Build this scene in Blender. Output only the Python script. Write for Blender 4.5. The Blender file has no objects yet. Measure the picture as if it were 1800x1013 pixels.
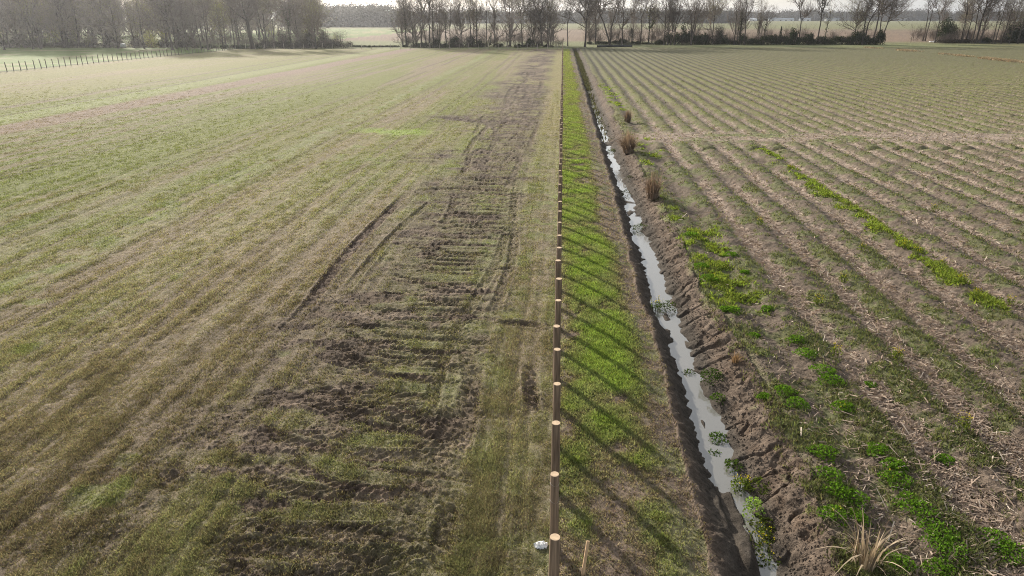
import bpy, math, random
import numpy as np
from mathutils import Vector

rng = np.random.default_rng(11)
random.seed(11)
C = bpy.context.scene.collection
R = math.radians

# ------------------------------------------------------------------ camera
H, CX, FPX = 9.4, -0.264, 1200.0
FX = -0.19                             # the post line
PITCH, YAW = math.atan2(476.5, FPX), R(3.99)
sp, cp, sy, cy = math.sin(PITCH), math.cos(PITCH), math.sin(YAW), math.cos(YAW)
FWD = np.array([-sy*cp, cy*cp, -sp]); RIGHT = np.array([cy, sy, 0.0]); UP = np.array([-sy*sp, cy*sp, cp])

def U(x, y, z=0.0):
    """ground point (height z) seen at a photo position"""
    d = FWD + (x-900)/FPX*RIGHT + (506.5-y)/FPX*UP
    t = (z-H)/d[2]
    return np.array([CX+d[0]*t, d[1]*t, z])
def depth(p):
    return float(np.dot(np.array(p)-np.array([CX, 0, H]), FWD))

cam = bpy.data.cameras.new('camera')
cam.sensor_width, cam.lens = 36.0, 24.0
cam.clip_start, cam.clip_end = 0.1, 20000
co = bpy.data.objects.new('camera', cam); C.objects.link(co)
co.location = (CX, 0, H); co.rotation_euler = (math.pi/2-PITCH, 0, YAW)
bpy.context.scene.camera = co

# ------------------------------------------------------------------ light
SUN_AZ, SUN_EL = 35.0, 21.0            # degrees left of the fence direction, above the horizon
sd = bpy.data.lights.new('sun', 'SUN'); sd.energy = 5.0; sd.angle = R(0.6); sd.color = (1, .92, .80)
so = bpy.data.objects.new('sun', sd); C.objects.link(so)
sv = Vector((-math.sin(R(SUN_AZ))*math.cos(R(SUN_EL)), math.cos(R(SUN_AZ))*math.cos(R(SUN_EL)), math.sin(R(SUN_EL))))
so.rotation_euler = sv.to_track_quat('Z', 'Y').to_euler()
w = bpy.data.worlds.new('World'); bpy.context.scene.world = w; w.use_nodes = True
nt = w.node_tree
bg = nt.nodes['Background']
sk = nt.nodes.new('ShaderNodeTexSky'); sk.sky_type = 'NISHITA'; sk.sun_disc = False
sk.sun_elevation = R(SUN_EL); sk.sun_rotation = R(-SUN_AZ); sk.air_density = 1.0; sk.dust_density = 1.2; sk.ozone_density = 1.0
tcs = nt.nodes.new('ShaderNodeTexCoord'); mps = nt.nodes.new('ShaderNodeMapping'); mps.inputs['Scale'].default_value = (1.2, 1.2, 4)
nzs = nt.nodes.new('ShaderNodeTexNoise'); nzs.inputs['Scale'].default_value = 2.2; nzs.inputs['Detail'].default_value = 6
nt.links.new(tcs.outputs['Generated'], mps.inputs[0]); nt.links.new(mps.outputs[0], nzs.inputs['Vector'])
mrs = nt.nodes.new('ShaderNodeMapRange'); mrs.inputs[1].default_value = .3; mrs.inputs[2].default_value = .7; mrs.inputs[3].default_value = .35; mrs.inputs[4].default_value = .8
nt.links.new(nzs.outputs['Fac'], mrs.inputs[0])
mxs = nt.nodes.new('ShaderNodeMix'); mxs.data_type = 'RGBA'; mxs.inputs['B'].default_value = (6.4, 6.6, 6.9, 1)      # thin bright cloud veil
nt.links.new(mrs.outputs[0], mxs.inputs['Factor']); nt.links.new(sk.outputs[0], mxs.inputs['A']); dts = nt.nodes.new('ShaderNodeVectorMath'); dts.operation = 'DOT_PRODUCT'; dts.inputs[1].default_value = sv
nt.links.new(tcs.outputs['Generated'], dts.inputs[0])
pws = nt.nodes.new('ShaderNodeMath'); pws.operation = 'POWER'; pws.inputs[1].default_value = 5.0; pws.use_clamp = False
mx0 = nt.nodes.new('ShaderNodeMath'); mx0.operation = 'MAXIMUM'; mx0.inputs[1].default_value = 0.0
nt.links.new(dts.outputs['Value'], mx0.inputs[0]); nt.links.new(mx0.outputs[0], pws.inputs[0])
glw = nt.nodes.new('ShaderNodeVectorMath'); glw.operation = 'SCALE'; glw.inputs[0].default_value = (17, 16.3, 15.2); nt.links.new(pws.outputs[0], glw.inputs['Scale'])
ads = nt.nodes.new('ShaderNodeVectorMath'); ads.operation = 'ADD'; nt.links.new(mxs.outputs['Result'], ads.inputs[0]); nt.links.new(glw.outputs[0], ads.inputs[1])
nt.links.new(ads.outputs[0], bg.inputs[0]); bg.inputs[1].default_value = 0.07
vs = bpy.context.scene.view_settings
vs.view_transform = 'Standard'; vs.look = 'None'; vs.gamma = 1; vs.use_curve_mapping = False; vs.exposure = 0.76
cyc = bpy.context.scene.cycles
cyc.max_bounces = 6; cyc.diffuse_bounces = 2; cyc.glossy_bounces = 2; cyc.transmission_bounces = 3; cyc.volume_bounces = 0
cyc.transparent_max_bounces = 4; cyc.use_denoising = True; cyc.denoiser = 'OPENIMAGEDENOISE'; cyc.denoising_input_passes = 'RGB_ALBEDO_NORMAL'; cyc.denoising_prefilter = 'NONE'; cyc.use_adaptive_sampling = True; cyc.adaptive_threshold = 0.02
cyc.sample_clamp_indirect = 4.0
cyc.pixel_filter_type = 'BLACKMAN_HARRIS'; cyc.filter_width = 1.0

# ------------------------------------------------------------------ noise
def _hash(ix, iy, seed):
    h = (ix.astype(np.int64)*374761393 + iy.astype(np.int64)*668265263 + seed*2147483647) & 0xffffffff
    h = ((h ^ (h >> 13))*1274126177) & 0xffffffff
    h = ((h ^ (h >> 16))*2246822519) & 0xffffffff
    return ((h ^ (h >> 15)) & 0xffff)/65535.0
def vnoise(x, y, seed=0):
    x, y = np.asarray(x, float), np.asarray(y, float)
    ix, iy = np.floor(x), np.floor(y)
    fx, fy = x-ix, y-iy
    fx = fx*fx*fx*(fx*(fx*6-15)+10); fy = fy*fy*fy*(fy*(fy*6-15)+10)
    a = _hash(ix, iy, seed); b = _hash(ix+1, iy, seed); c = _hash(ix, iy+1, seed); d = _hash(ix+1, iy+1, seed)
    return (a+(b-a)*fx)*(1-fy) + (c+(d-c)*fx)*fy
def fbm(x, y, seed=0, oct=4, gain=.5):
    s = 0; a = 1; t = 0
    for i in range(oct):
        s = s + a*(vnoise(x*(2.03**i)+17.3*i, y*(2.03**i)-9.1*i, seed+i*31)*2-1); t += a; a *= gain
    return s/t*1.6
def ss(a, b, x):
    t = np.clip((x-a)/(b-a), 0, 1); return t*t*(3-2*t)
def band(x, c, hw, soft):
    return 1-ss(hw-soft, hw+soft, np.abs(x-c))
def lerp(a, b, t):
    return a + (b-a)*t[:, None]

# ------------------------------------------------------------------ wheel ruts, drawn once into a fine raster of the pasture
RX0, RX1, RY0, RY1, RS = -16.0, 1.0, 6.0, 130.0, 0.03
NX, NY = int((RX1-RX0)/RS), int((RY1-RY0)/RS)
rutH = np.zeros((NY, NX), np.float32); rutM = np.zeros((NY, NX), np.float32)
def rut(pts, width=.42, depth_=.08, mud=.9, lug=True, steps=None):
    P = np.array(pts, float)
    # smooth the polyline (Catmull-Rom)
    Q = []
    for i in range(len(P)-1):
        p0, p1, p2, p3 = P[max(i-1, 0)], P[i], P[i+1], P[min(i+2, len(P)-1)]
        n = max(2, int(np.linalg.norm(p2-p1)/.35))
        for t in np.linspace(0, 1, n, endpoint=False):
            Q.append(.5*((2*p1)+(-p0+p2)*t+(2*p0-5*p1+4*p2-p3)*t*t+(-p0+3*p1-3*p2+p3)*t**3))
    Q.append(P[-1]); Q = np.array(Q); s0 = 0.0
    Ltot = np.sum(np.linalg.norm(np.diff(Q, axis=0), axis=1))
    ph = rng.random()*10
    for a, b in zip(Q[:-1], Q[1:]):
        L = np.linalg.norm(b-a)
        if L < 1e-6: continue
        m = width*1.3
        x0, x1 = min(a[0], b[0])-m, max(a[0], b[0])+m; y0, y1 = min(a[1], b[1])-m, max(a[1], b[1])+m
        i0, i1 = max(int((x0-RX0)/RS), 0), min(int((x1-RX0)/RS)+1, NX); j0, j1 = max(int((y0-RY0)/RS), 0), min(int((y1-RY0)/RS)+1, NY)
        if i1 <= i0 or j1 <= j0: s0 += L; continue
        X = RX0+(np.arange(i0, i1)+.5)*RS; Y = RY0+(np.arange(j0, j1)+.5)*RS
        X, Y = np.meshgrid(X, Y)
        t = ((X-a[0])*(b[0]-a[0])+(Y-a[1])*(b[1]-a[1]))/L/L; tc = np.clip(t, 0, 1)
        D = np.hypot(X-a[0]-tc*(b[0]-a[0]), Y-a[1]-tc*(b[1]-a[1]))
        sgn = np.sign((X-a[0])*(b[1]-a[1])-(Y-a[1])*(b[0]-a[0]))
        s = s0+tc*L
        fade = np.clip(np.minimum(s, Ltot-s)/max(.8, .22*Ltot), 0.05, 1)
        u = D/(width/2)
        h = np.where(u < 1, -depth_, 0)*1.0
        if lug:
            lg = np.sin((s+sgn*D*.9)*2*math.pi/.27+ph)
            h = h + np.where(u < 1.0, np.maximum(lg, -.4)*.075*(depth_/.08), 0)
        h = h*(1-ss(.85, 1.15, u)) + depth_*.55*np.exp(-((u-1.3)/.28)**2)
        h = h*fade
        mm = mud*(1-ss(.8, 1.6, u))*fade
        cur = rutH[j0:j1, i0:i1]
        rutH[j0:j1, i0:i1] = np.where(np.abs(h) > np.abs(cur), h, cur)
        rutM[j0:j1, i0:i1] = np.maximum(rutM[j0:j1, i0:i1], mm)
        s0 += L
def g(x, y):
    p = U(x, y); return (p[0], p[1])
r_ = random.Random(4)
# sideways runs up to each post, the far ends swinging round
Yk = 8.2
yl = 8.0
while yl < 92:                                          # close-set tyre ridges across the worked band
    a = -1.7-r_.random()*1.6; b_ = a-r_.uniform(1.4, 3.4); t_ = r_.uniform(-.18, .18); c_ = r_.uniform(-.1, .12)
    rut([(a, yl), (a*.66+b_*.34, yl+t_*.5+c_), (a*.33+b_*.67, yl+t_+c_), (b_, yl+t_*1.6+r_.uniform(-.1, .35))], r_.uniform(.14, .24)*(1+yl/150), r_.uniform(.03, .055), r_.uniform(.6, 1.0))
    if r_.random() < .55:
        b2 = -4.4-r_.random()*2; rut([(b2+1.6, yl+.3), (b2+.6, yl+.3+r_.uniform(-.1, .2)), (b2-.6, yl+.3+r_.uniform(0, .7))], r_.uniform(.16, .28), r_.uniform(.03, .055), r_.uniform(.6, 1.0))
    yl += r_.uniform(.38, .8)*(1+yl/120)
k = 0
while Yk < 78:
    for off in (0, .62+.3*r_.random()):
        xr = -1.6-r_.random()*1.1; xl = -4.6-r_.random()*1.9
        y = Yk+off+r_.uniform(-.15, .15)
        tilt = r_.uniform(-.25, .2)
        bend = r_.uniform(.6, 2.2) if r_.random() < .75 else r_.uniform(-.6, .3)
        rut([(xr, y), (xr-1.1, y+.05+tilt*.2), (xl+.9, y+tilt*.6+.1), (xl, y+tilt+.25*bend), (xl-1.3, y+tilt+bend)],
            r_.uniform(.2, .34), r_.uniform(.022, .05), r_.uniform(.45, 1.0))
    Yk += 1.654; k += 1
# lengthwise ruts in the worked band
for i in range(26):
    y0 = 8+100*r_.random()**1.2; L = r_.uniform(6, 28); x0 = r_.uniform(-7.6, -2.6)
    rut([(x0, y0), (x0+r_.uniform(-.5, .5), y0+L*.33), (x0+r_.uniform(-.7, .7), y0+L*.66), (x0+r_.uniform(-.9, .9), y0+L)], r_.uniform(.35, .5), r_.uniform(.02, .05), r_.uniform(.45, .9))
rut([g(722, 335), g(660, 395), g(600, 460), g(535, 545), g(470, 610)], .5, .07, 1, False)
rut([g(770, 345), g(705, 400), g(650, 460), g(600, 520)], .4, .06, .55, False)
rut([g(960, 213), g(880, 212), g(800, 208), g(735, 204)], .8, .06, 1); rut([g(950, 219), g(870, 217), g(770, 207)], .8, .05, .9)
rut([g(955, 222), g(900, 224), g(840, 217)], .8, .05, .9)
rut([g(790, 279), g(745, 278), g(715, 279)], .5, .04, .8); rut([g(735, 278), g(690, 281), g(640, 292), g(590, 318)], .3, .015, .35, False); rut([g(780, 285), g(740, 284), g(700, 286)], .4, .03, .6); rut([g(700, 285), g(660, 290), g(600, 312)], .3, .015, .3, False)
rut([g(720, 336), g(770, 333), g(830, 332), g(900, 338)], .6, .055, .9)
rut([g(835, 640), g(830, 700), g(818, 760), g(800, 830)], .45, .04, .8); rut([g(930, 640), g(933, 690), g(938, 735)], .4, .06, .8)
rut([g(790, 700), g(782, 760), g(770, 850)], .45, .04, .8)
rut([g(962, 575), g(920, 570), g(860, 568)], .45, .06, .7)
rut([g(770, 1010), g(782, 930), g(795, 860)], .5, .06, .6)
rut([g(310, 870), g(300, 830), g(300, 800)], .6, .05, .9); rut([g(430, 840), g(420, 800)], .6, .05, .9)
rut([g(380, 790), g(480, 850), g(640, 872), g(790, 860)], .42, .035, .8); rut([g(440, 735), g(520, 778), g(700, 800), g(830, 790)], .4, .035, .8)
rut([g(500, 690), g(570, 715), g(700, 735), g(900, 728)], .36, .035, .8)
rut([g(330, 975), g(420, 960), g(600, 985), g(760, 1005)], .5, .04, .85); rut([g(360, 935), g(450, 925), g(640, 945), g(800, 940)], .4, .035, .85)
for i in range(16):                                     # long vehicle lanes far up the field
    y0 = 75+r_.random()*95; x0 = r_.uniform(-8.5, -3); L = r_.uniform(12, 34)
    rut([(x0, y0), (x0+r_.uniform(-1, 1), y0+L*.5), (x0+r_.uniform(-1.5, 1.5), y0+L)], .6, .045, r_.uniform(.5, .9), False)
def rast(A, X, Y):
    i = (X-RX0)/RS-.5; j = (Y-RY0)/RS-.5
    ok = (i > 1) & (i < NX-2) & (j > 1) & (j < NY-2)
    i = np.clip(i, 0, NX-2); j = np.clip(j, 0, NY-2)
    i0 = i.astype(int); j0 = j.astype(int); fi = i-i0; fj = j-j0
    v = (A[j0, i0]*(1-fi)+A[j0, i0+1]*fi)*(1-fj)+(A[j0+1, i0]*(1-fi)+A[j0+1, i0+1]*fi)*fj
    return np.where(ok, v, 0)

# ------------------------------------------------------------------ the land: height and cover as functions of place
END_L, END_R = 231.0, 246.0          # far ends of the left and right fields at the fence line
ROW0, ROW = 9.3, 1.83                # first planted ridge and the row spacing
def lip(Y):  return 2.85 + .16*fbm(Y*.25, Y*0+3.3, 5, 3) + .04*fbm(Y*1.7, Y*0+8.3, 6, 2)
def rlip(Y): return 5.25 + .25*fbm(Y*.2, Y*0+1.3, 7, 3) + .12*fbm(Y*1.3, Y*0+5.3, 8, 2)
def masks(X, Y):
    m = {}
    Ys = Y-.075*X                                        # headlands run slightly askew of the fence
    m['infield'] = (1-ss(-1.5, 1.5, Y-END_L-.05*X)) * (X > -102)
    mudband = ss(-10.8-2*ss(14, 9, Y), -7.2, X+1.6*fbm(Y*.12, X*.2, 20, 3))*(1-ss(-3.2, -1.7, X+.8*fbm(Y*.3, X*.3, 21, 3)))
    rm = rast(rutM, X, Y)
    n = fbm(X*.9, Y*.9, 22, 4); n2 = fbm(X*.28, Y*.11, 23, 3); n3 = fbm(X*3.1, Y*3.1, 24, 3)
    near = 1.0; crs = fbm(X*.3+3, Y*1.25, 25, 3)
    ml = ss(.17, .04, np.abs(fbm(X*.24+2, Y*1.15+.25*X*fbm(X*0+.3, Y*.06, 27, 1), 26, 3)))*band(X, -4.3, 2.4, .7)
    patch = ss(.06, .58, n*.5+n2*.6+n3*.25+.7*crs+.10*near+.3*ss(35, 75, Y)+.10*band(X, -5.4, 1.6, 1)-.12*ss(-4, -2.6, X))
    m['ml'] = ml*ss(-.4, .3, n2+.3+.3*n)
    mud = np.clip(np.maximum(np.maximum(m['ml']*.9, rm*ss(-.9, -.1, n3*.4+n*.4+.2)), mudband*patch*.95), 0, 1)
    mud = np.maximum(mud, .85*ss(.5, .85, n2*.5+n*.4+n3*.15)*ss(-12, -8, X)*(1-ss(-7, -5, X))*(Y < 40))
    sm = band(Y+.03*X, 68.6, 2.6, 1.6)*ss(-17, -9, X+1.5*n)*(1-ss(-3.2, -1.6, X+.4*n)); sm = np.maximum(sm, band(X, -9.2, 1.5, 1)*band(Y, 49.2, 1.0, .7)); sm = np.maximum(sm, .8*band(Y, 38.2, .8, .6)*band(X, -6.5, 2.5, 1))
    mud = np.maximum(mud, sm*ss(-.35, .25, n3*.5+n*.5+.12))
    mud *= (X < -.05)*m['infield']
    mud = np.maximum(mud, m['infield']*(X < 0)*band(Ys, 226, 7, 5)*ss(-40, -10, X)*(.45+.3*n2))
    m['mud'] = np.clip(mud, 0, 1); m['n'] = n; m['n2'] = n2; m['n3'] = n3; m['mudband'] = mudband
    L, Rl = lip(Y), rlip(Y)
    m['L'], m['R'] = L, Rl
    m['verge'] = ss(-.34, -.02, X+.16*n3+.12*n)*(X < L)
    m['ditch'] = ((X >= L) & (X <= Rl) & (Y < 238)).astype(float)
    crop = ss(-.2, .35, X-Rl)*(1-ss(-2, 2, Y-END_R-.07*X+6))
    m['crop'] = crop
    ph = (X-ROW0)/ROW + .05*fbm(Y*.12, np.floor(X/ROW)*1.7, 30, 2)
    ridge = .5+.5*np.cos(2*math.pi*ph)
    head = band(Ys, 58.2, 2.4, 1.3)
    drain = np.maximum(.85*band(Ys, 52.6, .30, .25), np.maximum(.45*band(Ys, 71, .4, .35), .45*band(Ys, 105, .6, .5)))*ss(-.6, .3, fbm(X*.55, Y*0+1.5, 31, 2)+.2)
    m['ridge'] = ridge; m['head'] = head*crop; m['drain'] = drain*crop*ss(6.5, 8, X); m['rowphase'] = ph
    return m
def height(X, Y, m=None):
    m = m or masks(X, Y)
    far = 1-ss(120, 200, Y)
    z = .05*fbm(X*.08, Y*.05, 40, 3)*(np.abs(X) > 3)*ss(8, 20, np.abs(X))
    fine = fbm(X*5.3, Y*5.3, 41, 3); mid = fbm(X*1.6, Y*1.6, 42, 3); finer = fbm(X*14, Y*14, 43, 2)
    # pasture
    left = (X < -.05)*1.0
    z += left*m['infield']*(rast(rutH, X, Y)*np.clip(1.0+.35*m['n3']+.3*m['n'], .45, 1.5) + m['mud']*(.022*fine+.014*mid+.016*finer+.014*fbm(X*7, Y*3.2, 55, 2)) + m['mudband']*.024*fbm(X*.45+7, Y*2.4, 50, 3) - .035*m['ml'] + (1-m['mud'])*(.012*fine+.010*mid+.020*fbm(X*4.6+.4*fbm(Y*.05, X*.1, 68, 2), Y*.05, 69, 3)*(Y < 90)))
    # verge
    z += m['verge']*(.02*mid+.012*fine+.006*finer) - m['verge']*.10*ss(.9, .0, m['L']-X)**2
    # ditch
    L, Rl = m['L'], m['R']
    d = X-L
    shoal = ss(14.2, 11, Y)*ss(.12, .34, np.abs(X-3.98+.14*fbm(Y*.9, Y*0+1, 52, 2)))
    bot = -.66+.05*mid+.17*ss(.1, .7, fbm(X*1.6, Y*.5, 53, 3))+.17*shoal
    wide_ = .88+.30*ss(12.8, 10.8, Y)+.09*fbm(Y*.8, Y*0+4, 49, 2)
    lb = -.04-.56*ss(0, 1, d/wide_)**.8 + .05*fbm(X*3, Y*4, 44, 4)*ss(0, .2, d)+.02*fine*ss(0, .2, d)
    mound = .13+.09*fbm(X*.6, Y*.8, 46, 3)
    q = np.clip((Rl-X)/(Rl-4.0+.16*ss(30, 60, Y)+.14*fbm(Y*.7, Y*0+2, 45, 3)+.07*fbm(Y*2.3, Y*0+7, 47, 2)), 0, 1.4)
    rb = mound*(1-q)**.6*(q < 1) if False else mound-(mound+.53)*np.clip(q, 0, 1.2)**1.35
    gully = np.abs(fbm(X*.8+Y*.5, Y*1.3-X*.35, 48, 3))
    rb = rb - .11*ss(.22, .0, gully)*ss(.05, .3, q)*(q < 1.05) + (.045*mid+.026*fine+.012*finer)*ss(1.0, .7, q)
    dz = np.maximum(np.maximum(np.minimum(lb, 0), bot), np.where(q < 1.4, rb, -9))
    dz = np.where((shoal > .3) & (X < 4.4), np.maximum(dz, -.495+.02*fbm(X*3, Y*3, 54, 3)), dz)
    z = np.where(m['ditch'] > 0, dz, z)
    # planted rows
    amp = .21*(1-.97*m['head'])*ss(.3, 1.8, X-Rl)
    zc = amp*(m['ridge']-.5) + .03*mid+.022*fine+.01*finer - .24*m['drain']*(.2+m['ridge']) + mound*(1-ss(0, 1.3, X-Rl))
    z = np.where((m['crop'] > 0) & (m['ditch'] == 0), zc*m['crop'] + (1-m['crop'])*z, z)
    return z

# palette (albedo)
DRY = np.array([.250, .206, .142]); GRN = np.array([.172, .182, .082]); LUSH = np.array([.172, .212, .055])
BRN = np.array([.190, .148, .106]); MUD = np.array([.120, .086, .062]); DKMUD = np.array([.062, .044, .034]); BANK = np.array([.172, .130, .098])
STRAW = np.array([.31, .245, .195]); WEED = np.array([.108, .115, .052]); SOIL = np.array([.120, .093, .071]); YEL = np.array([.215, .18, .088])
PINK = np.array([.30, .215, .150])
def cover(X, Y, m):
    n, n2, n3 = m['n'], m['n2'], m['n3']
    N = len(X)
    one = np.ones(N)
    lines = fbm(X*4.6+.4*fbm(Y*.05, X*.1, 68, 2), Y*.05, 69, 3)*(1-.7*ss(-11, -5, X));  streak = .5*fbm(X*1.1, Y*.035, 60, 4)+.42*lines; wide = fbm(X*.16, Y*.012, 61, 3); big = fbm(X*.045, Y*.028, 62, 3); lat = fbm(X*.07, Y*.35, 63, 3)
    fine = fbm(X*6, Y*4, 64, 3)
    # --- pasture
    gr = np.clip(.56+.22*ss(-18, -32, X)+.42*streak+.42*wide+.4*big+.14*n+.12*lat, 0, 1)
    gr = np.clip(gr + .30*band(Y-.35*X, 95, 42, 30)*ss(-14, -25, X), 0, 1)
    warm = ss(25, 75, Y-.5*X); col = lerp(lerp(np.tile(DRY, (N, 1)), np.array([.205, .168, .094])[None], warm), lerp(np.tile(GRN, (N, 1)), np.array([.146, .152, .046])[None], warm), gr)
    br = ss(.0, .75, -streak*.9-wide*.5+fine*.22+n*.22-.02+.3*(Y < 30)*ss(-25, -8, X))
    col = lerp(col, BRN[None], br*.8)
    col = lerp(col, YEL[None], .45*ss(-58, -72, X)*ss(0, .5, .5+.4*streak))
    col = lerp(col, (GRN*1.25)[None], .7*band(X, -55.5, 2.3, 1.5)); col = lerp(col, np.array([.20, .145, .112])[None], .95*band(X+.4*n2, -50.0+.012*(Y-60), 2.3, .8))
    col = lerp(col, BRN[None]*.6, .75*(band(X+.012*(Y-100), -57.6, .28, .25)+band(X+.03*(Y-120), -63.5, .25, .25)).clip(0, 1))
    for x0, a_ in ((-11.4, .5), (-13.2, .5), (-17.6, .35), (-19.4, .4), (-25.2, .5), (-27.0, .45), (-34.5, .4), (-36.4, .4), (-43, .35)):
        col = lerp(col, BRN[None]*.55, a_*band(X+.5*fbm(Y*.022, Y*0+x0, 98, 2), x0, .13+.0012*np.clip(Y, 0, 200), .12)*ss(-.7, .2, fbm(Y*.12, X*0+x0, 99, 2)+.2))
    col = lerp(col, (GRN*1.12)[None], .75*band(X+.4*n2, -20.7, .8, .6)*ss(.0, .5, n+.5)*(Y > 20))
    col = lerp(col, LUSH[None]*1.2, .9*band(X, -15, 3.3, 1.6)*band(Y+.12*X+.8*n, 58.5, 1.4, .9))
    col = lerp(col, YEL[None]*1.05, .55*band(X, -1.0, 1.1, .7)*ss(30, 75, Y)); col = lerp(col, (.55*BRN+.45*DRY)[None]*.9, .75*band(X, -1.0, 1.5, .7)*(1-ss(30, 75, Y))*ss(-.5, .4, n+.3*n3+.15))
    mudc = lerp(np.tile(MUD, (N, 1)), DKMUD[None], np.maximum(ss(-.3, .6, n3+.5*n), .75*ss(40, 70, Y))); mudc = lerp(mudc, BANK[None]*.95, ss(.25, .8, fbm(X*1.3, Y*1.3, 65, 3)))
    col = lerp(col, mudc, m['mud']); col = lerp(col, BRN[None]*.80, .85*m['mudband']*(1-m['mud'])*ss(-.5, .4, n2+.4*n+.25))
    tip = ss(.75, .95, fbm(X*.8, Y*.8, 66, 2)); col = lerp(col, (.5*LUSH+.5*GRN)[None], .55*tip*ss(.15, .5, n2)*(1-m['mud'])*(X > -20))
    # --- verge
    gv = band(X, .95+.25*fbm(Y*.15, Y*0, 67, 2), .95, .45)*ss(-.7, .3, n+.35*n2+.35*n3+.42)
    gv = gv*(1-.8*ss(16.5, 10.5, Y)*ss(-.45, .25, .6*n3-n-.8*n2+.12+.25*ss(.9, .2, X)))
    vc = lerp(np.tile(BANK*.92, (N, 1)), (BANK*1.2)[None], ss(0, .8, n)); vc = lerp(vc, (WEED*1.15)[None], .65*ss(-.15, .45, n+n3*.5-.1))
    gcol = lerp(np.tile(GRN*1.0, (N, 1)), LUSH[None], ss(-.4, .6, n-.3*n3)); gcol = lerp(gcol, (YEL*.5+LUSH*.5)[None], .7*ss(35, 100, Y))
    vc = lerp(vc, gcol, gv)
    col = lerp(col, vc, m['verge'])
    # --- ditch
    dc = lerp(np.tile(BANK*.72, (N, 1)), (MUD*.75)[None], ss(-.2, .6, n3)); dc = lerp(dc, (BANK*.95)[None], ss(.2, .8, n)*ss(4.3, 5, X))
    dc = lerp(dc, np.array([.062, .052, .042])[None], ss(1.0, .45, np.abs(X-3.72))); dc = lerp(dc, np.array([.075, .062, .046])[None], .8*ss(90, 150, Y))  # ditch floor and left bank: wet soil, with bank shadow darkened into the colour
    dc = lerp(dc, (GRN*.9)[None], .8*ss(.25, .6, n*.6+n3*.5)*ss(4.75, 5.1, X))
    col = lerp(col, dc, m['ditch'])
    # --- planted rows
    rp = m['ridge']; furrow = ss(.46, .12, rp + .16*n3+.10*n)
    cc = lerp(np.tile(SOIL, (N, 1)), (SOIL*1.25)[None], ss(-.2, .7, n)); wd = ss(-.25, .45, n+.6*n3+.35*(rp-.5)+.05)
    cc = lerp(cc, WEED[None], .85*wd)
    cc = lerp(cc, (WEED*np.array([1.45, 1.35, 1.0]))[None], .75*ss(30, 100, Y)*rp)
    cc = lerp(cc, STRAW[None]*1.0, (furrow*(1-.5*ss(60, 140, Y))*ss(-.9, .1, fbm(X*.5, Y*.25, 70, 3)+.15)*ss(7.2, 8.2, X)))
    hc = lerp(np.tile(STRAW*.98, (N, 1)), (GRN*1.0)[None], ss(.0, .5, fbm(X*.22, Y*.5, 71, 3)-.1)); cc = lerp(cc, hc, m['head']*.95); cc = lerp(cc, (SOIL*.6)[None], .6*m['drain']*ss(.2, .6, m['ridge']))
    lushrow = np.maximum(band(X+.25*n2, 15.1, .5, .3)*ss(18, 23, Y)*(1-ss(52, 56, Y)), .8*band(X+.3*n2, 6.3, .75, .5)*ss(20, 26, Y)*(1-ss(80, 130, Y))*ss(-.25, .25, n2+.6*n))
    lushrow = lushrow*ss(-.1, .3, fbm(X*2.3, Y*1.2, 74, 3)+.25*(X > 10))
    cc = lerp(cc, (.6*LUSH+.4*GRN)[None], .85*lushrow*ss(-.5, .2, n+n3*.5+.1))
    cc = lerp(cc, np.array([.135, .13, .06])[None], .75*ss(175, 215, Y-.07*X)); cc = lerp(cc, np.array([.090, .087, .048])[None], .7*ss(75, 200, Y))
    cc = lerp(cc, np.array([.052, .046, .030])[None], .8*ss(.30, .12, rp+.10*n3)*ss(55, 95, Y)*(1-.6*m['head'])*(1-.5*ss(170, 215, Y)))  # furrow shade put into the colour of the distant rows
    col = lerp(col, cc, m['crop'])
    # --- land beyond the tree line and the pasture outside the left fence
    beyond = np.maximum(ss(-1.5, 1.5, Y-END_L-.05*X)*(X < 3), ss(-2, 2, Y-END_R-.07*X+6)*(X >= 3))
    lw = fbm(X*.004, Y*.09, 72, 4)
    fc = lerp(np.tile(GRN*.85, (N, 1)), (PINK*.58)[None], ss(285, 315, Y)); fc = lerp(fc, (PINK*.5)[None], ss(.1, .5, lw)*ss(280, 300, Y)*.8)
    fc = lerp(fc, np.array([.15, .15, .07])[None], ss(520, 720, Y)); fc = lerp(fc, np.array([.16, .12, .06])[None], .5*ss(-20, 30, X-150)*(1-ss(280, 300, Y)))
    col = lerp(col, fc, beyond)
    lp = ((X <= -102)*1.0)*(1-ss(600, 640, Y))
    pc = lerp(np.tile(np.array([.125, .165, .05]), (N, 1)), np.array([.20, .195, .09])[None], ss(-.2, .7, fbm(X*.12, Y*.12, 73, 3)))
    col = lerp(col, pc, lp)
    col = lerp(col, np.array([.07, .06, .035])[None], .8*band(X, -103.2, .8, .5)*(Y < 232))
    v = 1+.12*fbm(X*.8, Y*4.5, 97, 3)*band(X, -1, 1.6, .8)*(Y < 60)+.16*fine*(1-.5*ss(40, 120, Y))+.10*n3
    return np.clip(col*v[:, None], .01, .9), np.clip(gv, 0, 1), wd, furrow, lushrow

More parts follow.
